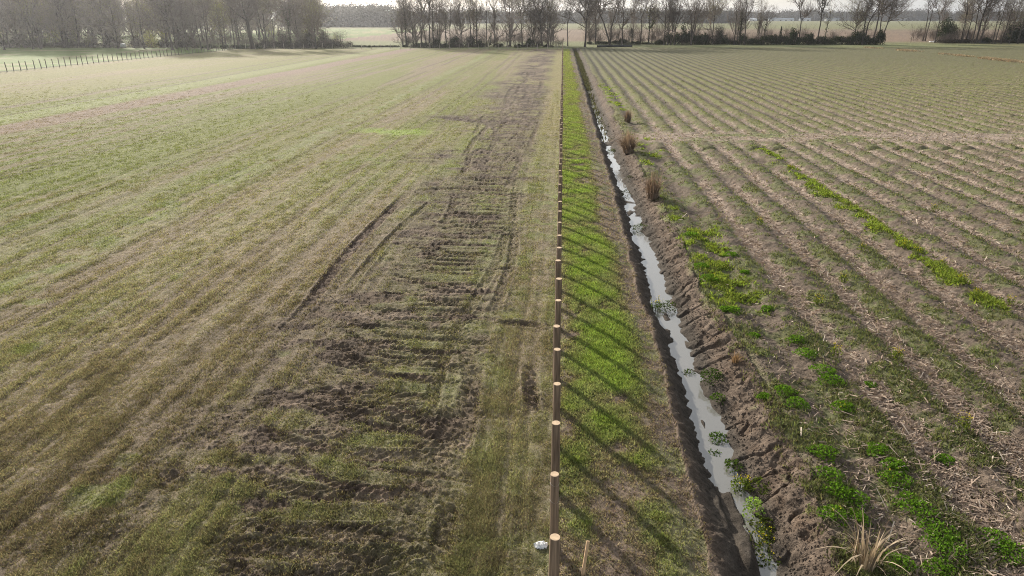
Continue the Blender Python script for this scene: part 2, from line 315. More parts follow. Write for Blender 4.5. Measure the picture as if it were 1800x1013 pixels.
# ------------------------------------------------------------------ mesh helpers
def mesh_np(name, V, F, mat=None, parent=None, col=None, smooth=False, normals=None):
    me = bpy.data.meshes.new(name)
    V = np.asarray(V, np.float32).reshape(-1, 3)
    if not isinstance(F, list): F = [F]
    F = [np.asarray(f, np.int32) for f in F if len(f)]
    me.vertices.add(len(V)); me.vertices.foreach_set('co', V.ravel())
    loops = np.concatenate([f.ravel() for f in F]); sizes = np.concatenate([np.full(len(f), f.shape[1], np.int32) for f in F])
    me.loops.add(len(loops)); me.loops.foreach_set('vertex_index', loops)
    me.polygons.add(len(sizes)); me.polygons.foreach_set('loop_start', np.concatenate([[0], np.cumsum(sizes)[:-1]]).astype(np.int32))
    me.polygons.foreach_set('use_smooth', np.full(len(sizes), smooth, bool))
    me.update(calc_edges=True)
    if col is not None:
        a = me.color_attributes.new('Col', 'FLOAT_COLOR', 'POINT')
        c4 = np.ones((len(V), 4), np.float32); c4[:, :3] = col; a.data.foreach_set('color', c4.ravel())
    if normals is not None: me.normals_split_custom_set_from_vertices(normals.astype(np.float32))
    if mat: me.materials.append(mat)
    o = bpy.data.objects.new(name, me); C.objects.link(o)
    if parent: o.parent = parent
    return o
def tag(o, label, cat, group=None, kind=None):
    o['label'] = label; o['category'] = cat
    if group: o['group'] = group
    if kind: o['kind'] = kind
    return o
def empty(name, loc, label, cat, group=None, rz=0):
    o = bpy.data.objects.new(name, None); C.objects.link(o); o.location = loc; o.rotation_euler.z = rz; o.empty_display_size = .2
    return tag(o, label, cat, group)
def copy_tree(o, parent=None):
    c = o.copy(); C.objects.link(c)
    if parent: c.parent = parent
    for ch in list(o.children): copy_tree(ch, c)
    return c
def tubes(P, Rr, sides):
    """N tubes at once. P (N,M,3), Rr (N,M) -> verts, quads"""
    P = np.asarray(P, float); Rr = np.asarray(Rr, float); N, M, _ = P.shape
    T = P[:, -1]-P[:, 0]; T /= np.linalg.norm(T, axis=1, keepdims=True)+1e-9
    ref = np.where(np.abs(T[:, 2:3]) < .8, np.array([[0, 0, 1.]]), np.array([[1., 0, 0]]))
    A = np.cross(T, ref); A /= np.linalg.norm(A, axis=1, keepdims=True)+1e-9; B = np.cross(T, A)
    an = np.arange(sides)*2*math.pi/sides
    ring = np.cos(an)[None, :, None]*A[:, None, :]+np.sin(an)[None, :, None]*B[:, None, :]
    V = P[:, :, None, :]+Rr[:, :, None, None]*ring[:, None, :, :]
    idx = np.arange(N*M*sides).reshape(N, M, sides)
    a = idx[:, :-1, :]; b = np.roll(a, -1, 2); c = idx[:, 1:, :]; d = np.roll(c, -1, 2)
    return V.reshape(-1, 3), np.stack([a, b, d, c], -1).reshape(-1, 4)
class MB:
    def __init__(s): s.V = []; s.F = []; s.n = 0; s.c = []
    def add(s, V, F, col=None):
        V = np.asarray(V, float).reshape(-1, 3); s.V.append(V); s.F.append(np.asarray(F)+s.n); s.n += len(V)
        s.c.append(np.tile(np.asarray(col if col is not None else (1, 1, 1), float), (len(V), 1)) if np.ndim(col) < 2 else col)
    def tube(s, P, Rr, sides=8, col=None, cap=False):
        V, F = tubes(np.array(P, float)[None], np.array(Rr, float)[None], sides); s.add(V, F, col)
        if cap:
            m = len(V); s.F.append(np.array([list(range(s.n-sides, s.n))]))
    def box(s, c, d, rz=0, col=None):
        v = np.array([[x, y, z] for x in (-.5, .5) for y in (-.5, .5) for z in (-.5, .5)])*np.array(d)
        cr, sr = math.cos(rz), math.sin(rz); v = np.stack([v[:, 0]*cr-v[:, 1]*sr, v[:, 0]*sr+v[:, 1]*cr, v[:, 2]], 1)+np.array(c)
        s.add(v, [[0, 1, 3, 2], [4, 6, 7, 5], [0, 4, 5, 1], [2, 3, 7, 6], [0, 2, 6, 4], [1, 5, 7, 3]], col)
    def cards(s, P, size, col=None, rg=rng, flat=0.0, tri=False):
        """small leaf faces at random attitudes"""
        P = np.asarray(P, float); N = len(P)
        if N == 0: return
        a = rg.normal(size=(N, 3)); a[:, 2] *= (1-flat); a /= np.linalg.norm(a, axis=1, keepdims=True)
        b = rg.normal(size=(N, 3)); b[:, 2] *= (1-flat); b -= a*np.sum(a*b, 1, keepdims=True); b /= np.linalg.norm(b, axis=1, keepdims=True)
        sz = (np.asarray(size)*np.ones(N))[:, None]*rg.uniform(.6, 1.35, (N, 1))
        V = np.stack([P-a*sz*.5, P+b*sz*.32, P+a*sz*.5, P-b*sz*.32], 1)
        F = np.arange(N*4).reshape(N, 4)
        if col is not None and np.ndim(col) == 2: col = np.repeat(col, 4, 0)
        s.add(V, F, col)
    def build(s, name, mat, parent=None, color=False, smooth=False):
        Fs = {}
        for f in s.F: Fs.setdefault(f.shape[1], []).append(f)
        return mesh_np(name, np.concatenate(s.V), [np.concatenate(v) for v in Fs.values()], mat, parent, np.concatenate(s.c) if color else None, smooth)

# ------------------------------------------------------------------ materials
def new_mat(name):
    m = bpy.data.materials.new(name); m.use_nodes = True
    n = m.node_tree; b = n.nodes['Principled BSDF']
    return m, n, b
def simple(name, col, rough=.8, var=.25, scale=6, stretch=(1, 1, 1), spec=.3, bump=0, coords='Object', objvar=0):
    m, n, b = new_mat(name)
    tc = n.nodes.new('ShaderNodeTexCoord'); mp = n.nodes.new('ShaderNodeMapping'); mp.inputs['Scale'].default_value = stretch
    nz = n.nodes.new('ShaderNodeTexNoise'); nz.inputs['Scale'].default_value = scale; nz.inputs['Detail'].default_value = 5
    n.links.new(tc.outputs[coords], mp.inputs[0]); n.links.new(mp.outputs[0], nz.inputs['Vector'])
    r = n.nodes.new('ShaderNodeValToRGB'); c = np.array(col)
    r.color_ramp.elements[0].position = .3; r.color_ramp.elements[1].position = .7
    r.color_ramp.elements[0].color = (*np.clip(c*(1-var), 0, 1), 1); r.color_ramp.elements[1].color = (*np.clip(c*(1+var), 0, 1), 1)
    n.links.new(nz.outputs['Fac'], r.inputs[0])
    out = r.outputs[0]
    if objvar:
        oi = n.nodes.new('ShaderNodeObjectInfo'); mr = n.nodes.new('ShaderNodeMapRange'); mr.inputs[3].default_value = 1-objvar; mr.inputs[4].default_value = 1+objvar
        n.links.new(oi.outputs['Random'], mr.inputs[0])
        mx = n.nodes.new('ShaderNodeVectorMath'); mx.operation = 'SCALE'; n.links.new(out, mx.inputs[0]); n.links.new(mr.outputs[0], mx.inputs['Scale']); out = mx.outputs[0]
    n.links.new(out, b.inputs['Base Color']); b.inputs['Roughness'].default_value = rough; b.inputs['Specular IOR Level'].default_value = spec
    if bump:
        bp = n.nodes.new('ShaderNodeBump'); bp.inputs['Strength'].default_value = bump; bp.inputs['Distance'].default_value = .02
        n.links.new(nz.outputs['Fac'], bp.inputs['Height']); n.links.new(bp.outputs[0], b.inputs['Normal'])
    return m
def leafy(name, transl=.45, attr=True, col=(.1, .12, .04), boost=(1.25, 1.35, .7)):
    """thin plant tissue: reflects on one side and lets light through to the other"""
    m = bpy.data.materials.new(name); m.use_nodes = True; n = m.node_tree; n.nodes.clear()
    o = n.nodes.new('ShaderNodeOutputMaterial'); mix = n.nodes.new('ShaderNodeMixShader'); d = n.nodes.new('ShaderNodeBsdfDiffuse'); t = n.nodes.new('ShaderNodeBsdfTranslucent')
    if attr:
        a = n.nodes.new('ShaderNodeVertexColor'); a.layer_name = 'Col'; src = a.outputs[0]
    else:
        a = n.nodes.new('ShaderNodeTexNoise'); a.inputs['Scale'].default_value = .9; r = n.nodes.new('ShaderNodeValToRGB'); c = np.array(col)
        tc = n.nodes.new('ShaderNodeTexCoord'); n.links.new(tc.outputs['Object'], a.inputs['Vector'])
        r.color_ramp.elements[0].position = .35; r.color_ramp.elements[1].position = .65
        r.color_ramp.elements[0].color = (*c*.65, 1); r.color_ramp.elements[1].color = (*c*1.35, 1); n.links.new(a.outputs['Fac'], r.inputs[0]); src = r.outputs[0]
    v = n.nodes.new('ShaderNodeVectorMath'); v.operation = 'MULTIPLY'; v.inputs[1].default_value = boost
    n.links.new(src, d.inputs[0]); n.links.new(src, v.inputs[0]); n.links.new(v.outputs[0], t.inputs[0])
    mix.inputs[0].default_value = transl; n.links.new(d.outputs[0], mix.inputs[1]); n.links.new(t.outputs[0], mix.inputs[2]); n.links.new(mix.outputs[0], o.inputs[0])
    return m
def ground_mat():
    m, n, b = new_mat('field_ground')
    a = n.nodes.new('ShaderNodeVertexColor'); a.layer_name = 'Col'
    tc = n.nodes.new('ShaderNodeTexCoord')
    def nz(scale, det):
        q = n.nodes.new('ShaderNodeTexNoise'); q.inputs['Scale'].default_value = scale; q.inputs['Detail'].default_value = det; q.inputs['Roughness'].default_value = .65
        n.links.new(tc.outputs['Object'], q.inputs['Vector']); return q.outputs['Fac']
    f1, f2, f3 = nz(9, 6), nz(38, 4), nz(2.2, 5)
    ad = n.nodes.new('ShaderNodeMath'); ad.operation = 'ADD'; n.links.new(f1, ad.inputs[0]); n.links.new(f2, ad.inputs[1])
    mr = n.nodes.new('ShaderNodeMapRange'); mr.inputs[1].default_value = .65; mr.inputs[2].default_value = 1.35; mr.inputs[3].default_value = .42; mr.inputs[4].default_value = 1.58; n.links.new(ad.outputs[0], mr.inputs[0])
    mr3 = n.nodes.new('ShaderNodeMapRange'); mr3.inputs[1].default_value = .3; mr3.inputs[2].default_value = .7; mr3.inputs[3].default_value = .84; mr3.inputs[4].default_value = 1.16; n.links.new(f3, mr3.inputs[0])
    mu = n.nodes.new('ShaderNodeMath'); mu.operation = 'MULTIPLY'; n.links.new(mr.outputs[0], mu.inputs[0]); n.links.new(mr3.outputs[0], mu.inputs[1])
    v = n.nodes.new('ShaderNodeVectorMath'); v.operation = 'SCALE'; n.links.new(a.outputs[0], v.inputs[0]); n.links.new(mu.outputs[0], v.inputs['Scale'])
    n.links.new(v.outputs[0], b.inputs['Base Color']); b.inputs['Roughness'].default_value = .95; b.inputs['Specular IOR Level'].default_value = .12
    bp = n.nodes.new('ShaderNodeBump'); bp.inputs['Strength'].default_value = .8; bp.inputs['Distance'].default_value = .035
    n.links.new(ad.outputs[0], bp.inputs['Height']); n.links.new(bp.outputs[0], b.inputs['Normal'])
    return m
M = {}
M['ground'] = ground_mat()
M['blade'] = leafy('grass_blade', .45, boost=(1.18, 1.3, .8))
M['straw'] = leafy('straw_piece', .2, boost=(1.1, 1.0, .8))
M['leaf'] = leafy('weed_leaf', .45)
M['bark'] = simple('grey_bark', (.068, .056, .047), .9, .35, 1.5, (1, 1, .25), .1, objvar=.25)
M['twig'] = simple('grey_twig', (.135, .108, .09), .9, .3, 1, (1, 1, 1), .1, objvar=.2)
M['paletwig'] = simple('pale_twig', (.215, .178, .150), .9, .3, 1, (1, 1, 1), .1, objvar=.25)  # twig colour paled to carry the haze over the wood
M['ivy'] = leafy('ivy_leaf', .3, False, (.035, .045, .018))
M['bush'] = leafy('bush_leaf', .25, False, (.028, .036, .017))
M['bramble'] = leafy('bramble', .2, False, (.045, .038, .030), (1.1, 1, .8))
M['spring'] = leafy('spring_leaf', .5, False, (.24, .22, .07))
M['cedar'] = leafy('cedar_leaf', .2, False, (.022, .032, .016))
M['farwood'] = leafy('far_wood', .2, False, (.055, .05, .037), (1.1, 1, .8))
M['post'] = simple('treated_pine', (.195, .140, .096), .75, .42, 3, (9, 9, .5), .25, .25, objvar=.14)
M['sawn'] = simple('sawn_end', (.50, .37, .245), .8, .15, 14, (1, 1, 1), .2)
M['oldpost'] = simple('weathered_post', (.13, .115, .085), .85, .3, 3, (6, 6, .6), .2)
M['wire'] = simple('galvanised_wire', (.55, .53, .5), .4, .1, 20)
M['plastic'] = simple('white_plastic', (.66, .66, .65), .35, .3, 14, spec=.5)
M['white'] = simple('white_paint', (.78, .77, .75), .5, .08, 2)
M['stake'] = simple('raw_pine', (.55, .37, .22), .8, .2, 6, (8, 8, .6))
M['black'] = simple('black_plastic', (.018, .018, .02), .5, .3, 2, spec=.4)
M['wall'] = simple('pale_metal_wall', (.62, .63, .64), .5, .06, .4)
M['roofw'] = simple('white_roof', (.72, .73, .74), .5, .05, .4)
M['roofd'] = simple('slate_roof', (.20, .23, .27), .5, .08, .4)
M['door'] = simple('dark_opening', (.06, .06, .07), .6, .1, .4)

# ------------------------------------------------------------------ ground sheet
NC = 1250
# pixel-even spacing in the near half, log spacing far away
yy = np.linspace(1045, 156, 700); zz = 12137/(yy-30); ynear = (zz-3.469)/.9294; ynear = np.concatenate([ynear, np.arange(ynear[-1]+.5, 256, .5)])
ys = np.concatenate([[1.5, 5.5], ynear, ynear[-1]*np.exp(np.linspace(.02, math.log(9000/ynear[-1]), 58))])
us = np.linspace(-1, 1, NC)
Yg = np.repeat(ys, NC); Xg = np.tile(us, len(ys))*.97*(Yg+4)-.07*Yg
mg = masks(Xg, Yg); Zg = height(Xg, Yg, mg); Cg, *_ = cover(Xg, Yg, mg)
nr = len(ys)
P3 = np.stack([Xg, Yg, Zg], 1).reshape(nr, NC, 3)
du = np.gradient(P3, axis=1); dv = np.gradient(P3, axis=0); Ng = np.cross(du, dv); Ng /= np.linalg.norm(Ng, axis=2, keepdims=True); Ng = Ng.reshape(-1, 3)
idx = np.arange(nr*NC).reshape(nr, NC)
Fq = np.stack([idx[:-1, :-1], idx[:-1, 1:], idx[1:, 1:], idx[1:, :-1]], -1).reshape(-1, 4)
fx = Xg[Fq].mean(1); fy = Yg[Fq].mean(1)
reg = np.full(len(Fq), 0)
reg[fx > FX] = 1; reg[(fx > 2.85)] = 2; reg[fx > 5.25] = 3
reg[(fx <= -102)] = 4; reg[((fx < 3) & (fy > END_L+.05*fx)) | ((fx >= 3) & (fy > END_R+.07*fx-6))] = 5
reg[(fx <= -102) & (fy < 620)] = 4
for rid, nm, lab in ((0, 'grass_field', 'worn grass field with wheel ruts left of the post line'), (1, 'grass_verge', 'green grass strip between the post line and the ditch'),
                     (2, 'ditch_bank', 'muddy drainage ditch with crumbling brown banks'), (3, 'crop_field', 'row crop stubble field right of the ditch'),
                     (4, 'side_pasture', 'green pasture beyond the left row of posts'), (5, 'far_ground', 'far fields beyond the tree line')):
    f = Fq[reg == rid]; used, inv = np.unique(f, return_inverse=True)
    o = mesh_np(nm, np.stack([Xg, Yg, Zg], 1)[used], inv.reshape(-1, 4), M['ground'], None, Cg[used], True, Ng[used])
    tag(o, lab, 'ground', None, 'structure')

# ditch water
wy = np.concatenate([np.linspace(6, 60, 400), np.linspace(60.5, 235, 200)]); wx = np.linspace(2.9, 5.2, 24)
WX, WY = np.meshgrid(wx, wy); WV = np.stack([WX.ravel(), WY.ravel(), np.full(WX.size, -.5)], 1)
wi = np.arange(WX.size).reshape(WX.shape)
wm, wn, wb = new_mat('ditch_water')
wb.inputs['Base Color'].default_value = (.16, .155, .14, 1); wb.inputs['Roughness'].default_value = .03; wb.inputs['IOR'].default_value = 1.9
q = wn.nodes.new('ShaderNodeTexNoise'); q.inputs['Scale'].default_value = 5; q.inputs['Detail'].default_value = 3
tcw = wn.nodes.new('ShaderNodeTexCoord'); wn.links.new(tcw.outputs['Object'], q.inputs['Vector'])
bw = wn.nodes.new('ShaderNodeBump'); bw.inputs['Strength'].default_value = .12; bw.inputs['Distance'].default_value = .01; wn.links.new(q.outputs['Fac'], bw.inputs['Height']); wn.links.new(bw.outputs[0], wb.inputs['Normal'])
wo = mesh_np('water', WV, np.stack([wi[:-1, :-1], wi[:-1, 1:], wi[1:, 1:], wi[1:, :-1]], -1).reshape(-1, 4), wm, None, None, True)
tag(wo, 'shallow bright water along the ditch bottom', 'water', None, 'structure')

# ------------------------------------------------------------------ grass, weeds and litter (uncountable)
def scatter(n, x0f, x1f, y0, y1, k=14.0):
    u = rng.random(n*2)
    Y = y0*(y1/y0)**u                                     # ~ 1/Y lengthwise
    keep = rng.random(len(Y)) < np.minimum(1, (k+8)/(k+Y)*1.0)
    Y = Y[keep][:n]
    a = np.maximum(x0f, -.80*(Y+4)-.07*Y); b = np.minimum(x1f, .80*(Y+4)-.07*Y)
    ok = b > a; Y, a, b = Y[ok], a[ok], b[ok]
    return a+(b-a)*rng.random(len(Y)), Y
def tufts(name, X, Y, Z, col, hgt, nb, label, cat, wid=.011, spread=.06, mat='blade', lean=.55):
    N = len(X)
    sc = (1+Y/45)
    base = np.stack([X, Y, Z], 1)[:, None, :].repeat(nb, 1)
    an = rng.random((N, nb))*2*math.pi; rr = np.sqrt(rng.random((N, nb)))*spread*np.minimum(sc, 3)[:, None]
    base[..., 0] += np.cos(an)*rr; base[..., 1] += np.sin(an)*rr; base[..., 2] -= .012
    hh = (np.asarray(hgt)*np.ones(N))[:, None]*rng.uniform(.5, 1.3, (N, nb))*np.minimum(sc, 2.0)[:, None]**.4
    ln = rng.normal(size=(N, nb, 2))*lean*hh[..., None]
    tipv = base.copy(); tipv[..., 0] += ln[..., 0]; tipv[..., 1] += ln[..., 1]; tipv[..., 2] += hh
    ww = wid*np.minimum(sc, 4)[:, None]*rng.uniform(.7, 1.4, (N, nb)); ad = rng.random((N, nb))*math.pi
    dx = np.stack([np.cos(ad)*ww, np.sin(ad)*ww, ad*0], -1)
    V = np.stack([base-dx, base+dx, tipv], 2).reshape(-1, 3)
    c = np.repeat((col[:, None, :]*rng.uniform(.5, 1.5, (N, nb, 1))*rng.uniform(.9, 1.1, (N, nb, 3))).reshape(-1, 3), 3, 0)
    o = mesh_np(name, V, np.arange(len(V)).reshape(-1, 3), M[mat], None, np.clip(c, 0, 1))
    return tag(o, label, cat, None, 'stuff')
def ev(X, Y):
    m = masks(X, Y); return m, height(X, Y, m), cover(X, Y, m)
# field grass
X, Y = scatter(300000, -200, -.1, 7.5, 120); m, Z, (c, *_) = ev(X, Y)
k = rng.random(len(X)) > np.maximum(m['mud']*1.05-.06, .62*m['mudband']*ss(-.5, .4, m['n2']+.4*m['n']+.25))
X, Y, Z, c = X[k], Y[k], Z[k], c[k]
ht = .022+.042*ss(-.5, .7, .6*fbm(X*3.2, Y*1.1, 95, 3)+.75*fbm(X*4.6+.4*fbm(Y*.05, X*.1, 68, 2), Y*.05, 69, 3))
k = rng.random(len(X)) > ss(75, 120, Y)
X, Y, Z, c, ht = X[k], Y[k], Z[k], c[k], ht[k]
tufts('field_grass', X, Y, Z, c*1.06, ht, 6, 'short mixed green and dry grass of the left field', 'grass', .0075, .095)
# verge grass
X, Y = scatter(100000, -.25, 3.0, 7.5, 226, 30); m, Z, (c, gv, *_) = ev(X, Y)
k = (rng.random(len(X)) < .14+gv) & (X < m['L']+.05); X, Y, Z, c, gv = X[k], Y[k], Z[k], c[k], gv[k]
tufts('verge_grass', X, Y, Z, c*1.4, .05+.05*gv, 5, 'bright green grass of the strip beside the posts', 'grass', .010, .06)
# crop weeds
X, Y = scatter(80000, 4.9, 200, 7.5, 120, 20); m, Z, (c, gv, wd, fu, lr) = ev(X, Y)
k = (rng.random(len(X)) < np.clip(.06+.55*wd*(1-.95*fu), 0, 1)) & (X > m['R']-.4); X, Y, Z, c = X[k], Y[k], Z[k], c[k]
wc = lerp(np.tile(WEED*1.1, (len(X), 1)), np.array([.145, .16, .065])[None], rng.random(len(X))); wc = lerp(wc, np.array([.17, .14, .1])[None], (rng.random(len(X)) < .22)*1.0)
tufts('crop_weeds', X, Y, Z, .6*wc+.4*c, .09, 5, 'low grey green weeds on the crop ridges', 'weeds', .013, .09)
# lush ground cover in the crop field
X, Y = scatter(220000, 5.2, 40, 12, 120, 40); m, Z, (c, gv, wd, fu, lr) = ev(X, Y)
k = rng.random(len(X)) < lr*.9*ss(-.3, .3, m['n']+.4*m['n3']+.05); X, Y, Z = X[k], Y[k], Z[k]
wc = lerp(np.tile(LUSH*1.1, (len(X), 1)), np.array([.19, .22, .04])[None], rng.random(len(X)))
tufts('clover_cover', X, Y, Z, wc, .11, 6, 'bright green leafy cover along some crop rows', 'weeds', .022, .10, 'leaf', .8)
# straw litter in the furrows
X, Y = scatter(260000, 5.6, 200, 7.5, 90, 26); m, Z, (c, gv, wd, fu, lr) = ev(X, Y)
k = rng.random(len(X)) < np.clip(.02+fu*ss(6.9, 8.2, X)*ss(-.9, .3, fbm(X*.5, Y*.25, 70, 3)+.15)*.95+.5*m['head']+.03*ss(5.5, 7, X)*ss(22, 12, Y), 0, 1); X, Y, Z = X[k], Y[k], Z[k]
N = len(X); sc = np.minimum(1+Y/50, 2.2); ll = rng.gamma(2.0, .05, N)*sc**.5+.04; lw = rng.uniform(.004, .011, N)*sc; an = rng.random(N)*math.pi*2; el = rng.normal(0, .22, N)
d = np.stack([np.cos(an)*np.cos(el), np.sin(an)*np.cos(el), np.sin(el)], 1)*ll[:, None]*.5; s_ = np.stack([-np.sin(an), np.cos(an), 0*an], 1)*lw[:, None]; s_[:, 2] += rng.normal(0, .5, N)*lw
b = np.stack([X, Y, Z+.015+np.abs(d[:, 2])+rng.random(N)*.03], 1)
V = np.stack([b-d-s_, b+d-s_, b+d+s_, b-d+s_], 1).reshape(-1, 3)
sc_ = lerp(np.tile(STRAW*1.12, (N, 1)), np.array([.18, .132, .1])[None], rng.random(N)**1.6); sc_ = lerp(sc_, np.array([.55, .47, .38])[None], (rng.random(N) < .07)*1.0)
o = mesh_np('straw_litter', V, np.arange(N*4).reshape(N, 4), M['straw'], None, np.repeat(sc_, 4, 0)); tag(o, 'pale straw litter lying in the furrows', 'straw', None, 'stuff')
# clods on the ditch bank and in the mud: small broken lumps
def clods(name, X, Y, Z, size, col, label):
    N = len(X); oc = np.array([[1, 0, 0], [0, 1, 0], [-1, 0, 0], [0, -1, 0], [0, 0, .8], [0, 0, -.6]], float)
    V = oc[None]*size[:, None, None]*rng.uniform(.55, 1.3, (N, 6, 1)); a = rng.random(N)*6.28; ca, sa = np.cos(a)[:, None], np.sin(a)[:, None]
    V = np.stack([V[..., 0]*ca-V[..., 1]*sa, V[..., 0]*sa+V[..., 1]*ca, V[..., 2]], -1)+np.stack([X, Y, Z], 1)[:, None]
    f = np.array([[0, 1, 4], [1, 2, 4], [2, 3, 4], [3, 0, 4], [1, 0, 5], [2, 1, 5], [3, 2, 5], [0, 3, 5]])
    F = (f[None]+np.arange(N)[:, None, None]*6).reshape(-1, 3)
    o = mesh_np(name, V.reshape(-1, 3), F, M['ground'], None, np.repeat(col, 6, 0)); tag(o, label, 'soil', None, 'stuff')
X, Y = scatter(26000, -10, 0, 7.5, 60, 20); m, Z, (c, *_) = ev(X, Y); k = rng.random(len(X)) < m['mud']*.8; X, Y, Z, c = X[k], Y[k], Z[k], c[k]
clods('mud_clods', X, Y, Z, rng.gamma(2, .008, len(X))+.008, c*.95, 'churned mud lumps in the wheel ruts')
X, Y = scatter(9000, 4.2, 5.8, 7.5, 70, 30); m, Z, (c, *_) = ev(X, Y); k = (Z > -.48); X, Y, Z, c = X[k], Y[k], Z[k], c[k]
clods('bank_clods', X, Y, Z, rng.gamma(2, .009, len(X))+.008, c, 'crumbled soil lumps on the right ditch bank')

# ------------------------------------------------------------------ posts
def gz(x, y):
    X = np.array([x]); Y = np.array([y]); return float(height(X, Y)[0])
def post_mesh(r=.088, h=1.7, sides=18):
    b = MB(); b.tube([(0, 0, -.3), (0, 0, .4), (0, 0, h*.7), (0, 0, h-.012), (0, 0, h)], [r*1.03, r*1.02, r, r*.985, r*.95], sides, cap=True); return b
proto = post_mesh().build('fence_post', M['post'], None, False, True)
capb = MB(); capb.tube([(0, 0, 1.700), (0, 0, 1.704)], [.084, .083], 18, cap=True); capb.build('sawn_top', M['sawn'], proto)
GP = 'round wooden posts in the straight line beside the ditch'
ordn = {0: 'round wooden post nearest the camera, white plastic scrap at its foot', 1: 'wooden post with two wire loops, second from the camera',
        2: 'third wooden post from the camera in the straight line', 3: 'fourth wooden post from the camera in the straight line', 4: 'fifth wooden post from the camera in the straight line',
        5: 'sixth wooden post from the camera in the straight line', 6: 'seventh wooden post from the camera in the straight line', 7: 'eighth wooden post from the camera in the straight line',
        8: 'ninth wooden post from the camera in the straight line', 9: 'tenth wooden post from the camera in the straight line'}
NP = int((229-8.65)/1.654)
for i in range(NP+1):
    y = 8.65+1.654*i+rng.normal(0, .03)*(i > 2)
    o = proto if i == 0 else copy_tree(proto)
    o.location = (FX+rng.normal(0, .012)*(i > 0), y, gz(FX, y)); o.rotation_euler = (rng.normal(0, .010), rng.normal(0, .011), rng.random()*6.28)
    s = rng.normal(1, .065); o.scale = (s, s, 1+rng.normal(0, .024)*(i > 1))
    lab = ordn.get(i, 'brown wooden post of the long line, farther off than the tenth')
    if i == NP: lab = 'pale wooden post at the far end of the long line'
    tag(o, lab, 'fence post', GP)
    if i == 1:
        for zz_ in (1.12, 1.50):
            t = np.linspace(0, 2*math.pi, 25); wl = MB(); wl.tube(np.stack([.0915*np.cos(t), .0915*np.sin(t), zz_+.012*np.sin(t*2+1)], 1), np.full(25, .0045), 5); wl.build('wire_loop', M['wire'], o, smooth=True)
# weathered posts: left edge of the field and along its far end
op = MB(); op.tube([(0, 0, -.3), (0, 0, 1.58), (0, 0, 1.62)], [.075, .07, .06], 8, cap=True)
oproto = op.build('fence_post', M['oldpost'], None, False, True)
first = True
for i in range(62):
    y = 112+1.78*i
    o = oproto if first else copy_tree(oproto); first = False
    o.location = (-102+rng.normal(0, .05), y+rng.normal(0, .08), gz(-102, y)); o.rotation_euler = (rng.normal(0, .02), rng.normal(0, .025), 0); o.scale = (1, 1, rng.uniform(.93, 1.1))
    tag(o, 'thin weathered post in the row along the left pasture edge', 'fence post', 'weathered posts between field and left pasture')
M['palepost'] = simple('pale_post', (.34, .29, .24), .85, .2, 3, (6, 6, .6), .2)
fp = oproto.data.copy(); fp.materials.clear(); fp.materials.append(M['palepost'])
for i in range(33):
    x = -99.5+3.05*i
    o = copy_tree(oproto); o.location = (x, END_L-5.5+.05*x+rng.normal(0, .1), gz(x, 225)); o.rotation_euler = (rng.normal(0, .02), rng.normal(0, .03), 0); o.scale = (.9, .9, rng.uniform(.95, 1.15))
    o.data = fp
    tag(o, 'pale thin post in the row across the far end of the grass field', 'fence post', 'posts across the far end of the grass field')
for (px, py, hh, lab) in ((1554, 75.5, 1.9, 'dark short post at the left side of the tree line gap'), (1601, 75, 2.0, 'pale yellowish short post at the right side of the tree line gap')):
    p = U(px, py); o = copy_tree(oproto); o.location = (p[0], p[1], -.02); o.scale = (1.6, 1.6, hh/1.62); tag(o, lab, 'fence post', 'posts at the tree line gap')

# ------------------------------------------------------------------ bare trees
def grow(base, s, stems, w, n1, spread, dens, rg, lean3=.5):
    """stems: polylines in photo pixels relative to the trunk foot; returns stem and branch tubes (metres, local)"""
    SP, SR, B = [], [], []
    for st in stems:
        q = np.array(st['p'], float); q = np.stack([q[:, 0]*s, q[:, 1]*s*.93], 1)
        t = np.concatenate([[0], np.cumsum(np.hypot(*np.diff(q, axis=0).T))]); t /= t[-1]; u = np.linspace(0, 1, 9)
        px, pz = np.interp(u, t, q[:, 0]), np.interp(u, t, q[:, 1])
        k = np.array([.25, .5, .25])
        for _ in range(1):
            px[1:-1] = px[:-2]*.25+px[1:-1]*.5+px[2:]*.25; pz[1:-1] = pz[:-2]*.25+pz[1:-1]*.5+pz[2:]*.25
        dy = st.get('dy', 0); py = dy*np.clip((u-st.get('t0', 0)), 0, 1)**1.0
        wob = rg.normal(0, .02*pz[-1]**.5, (9, 2)); wob[0] = 0
        P = np.stack([px+wob[:, 0], py+wob[:, 1], pz], 1)
        r0 = st['w']*s*.5; r1 = st.get('w1', max(.12*r0, .02)) if not st.get('snag') else r0*.6
        rad = r0+(r1-r0)*u**.85
        if st.get('foot', True): rad[0] *= 1.35; P[0, 2] -= .25
        SP.append(P); SR.append(rad)
        if st.get('snag'): continue
        L = pz[-1]
        for i in range(int(10*(.4+rg.random()))):        # short shoots low on the trunk
            uu = rg.uniform(.1, .6); j = min(int(uu*8), 7); f = uu*8-j; a = rg.random()*6.28; d = np.array([math.cos(a), math.sin(a), rg.uniform(.2, 1.2)]); d /= np.linalg.norm(d)
            B.append((P[j]*(1-f)+P[j+1]*f, d, rg.uniform(.9, 2.4), .03, 2))
        tb = max(st.get('tb', .35)-.12, .08)
        for i in range(int(2.0*n1*st.get('k', 1))):
            uu = tb+(1-tb)*rg.random()**.8; j = min(int(uu*8), 7); f = uu*8-j
            p = P[j]*(1-f)+P[j+1]*f; r = (rad[j]*(1-f)+rad[j+1]*f)
            a = rg.random()*2*math.pi; up = rg.uniform(.1, 1.3)
            d = np.array([math.cos(a), math.sin(a), up]); d /= np.linalg.norm(d)
            ln = 1.5*spread*(1.2-.7*uu)*rg.uniform(.5, 1.3)
            B.append((p, d, ln, min(r*.75, .034*ln+.02), 1))
    return SP, SR, B
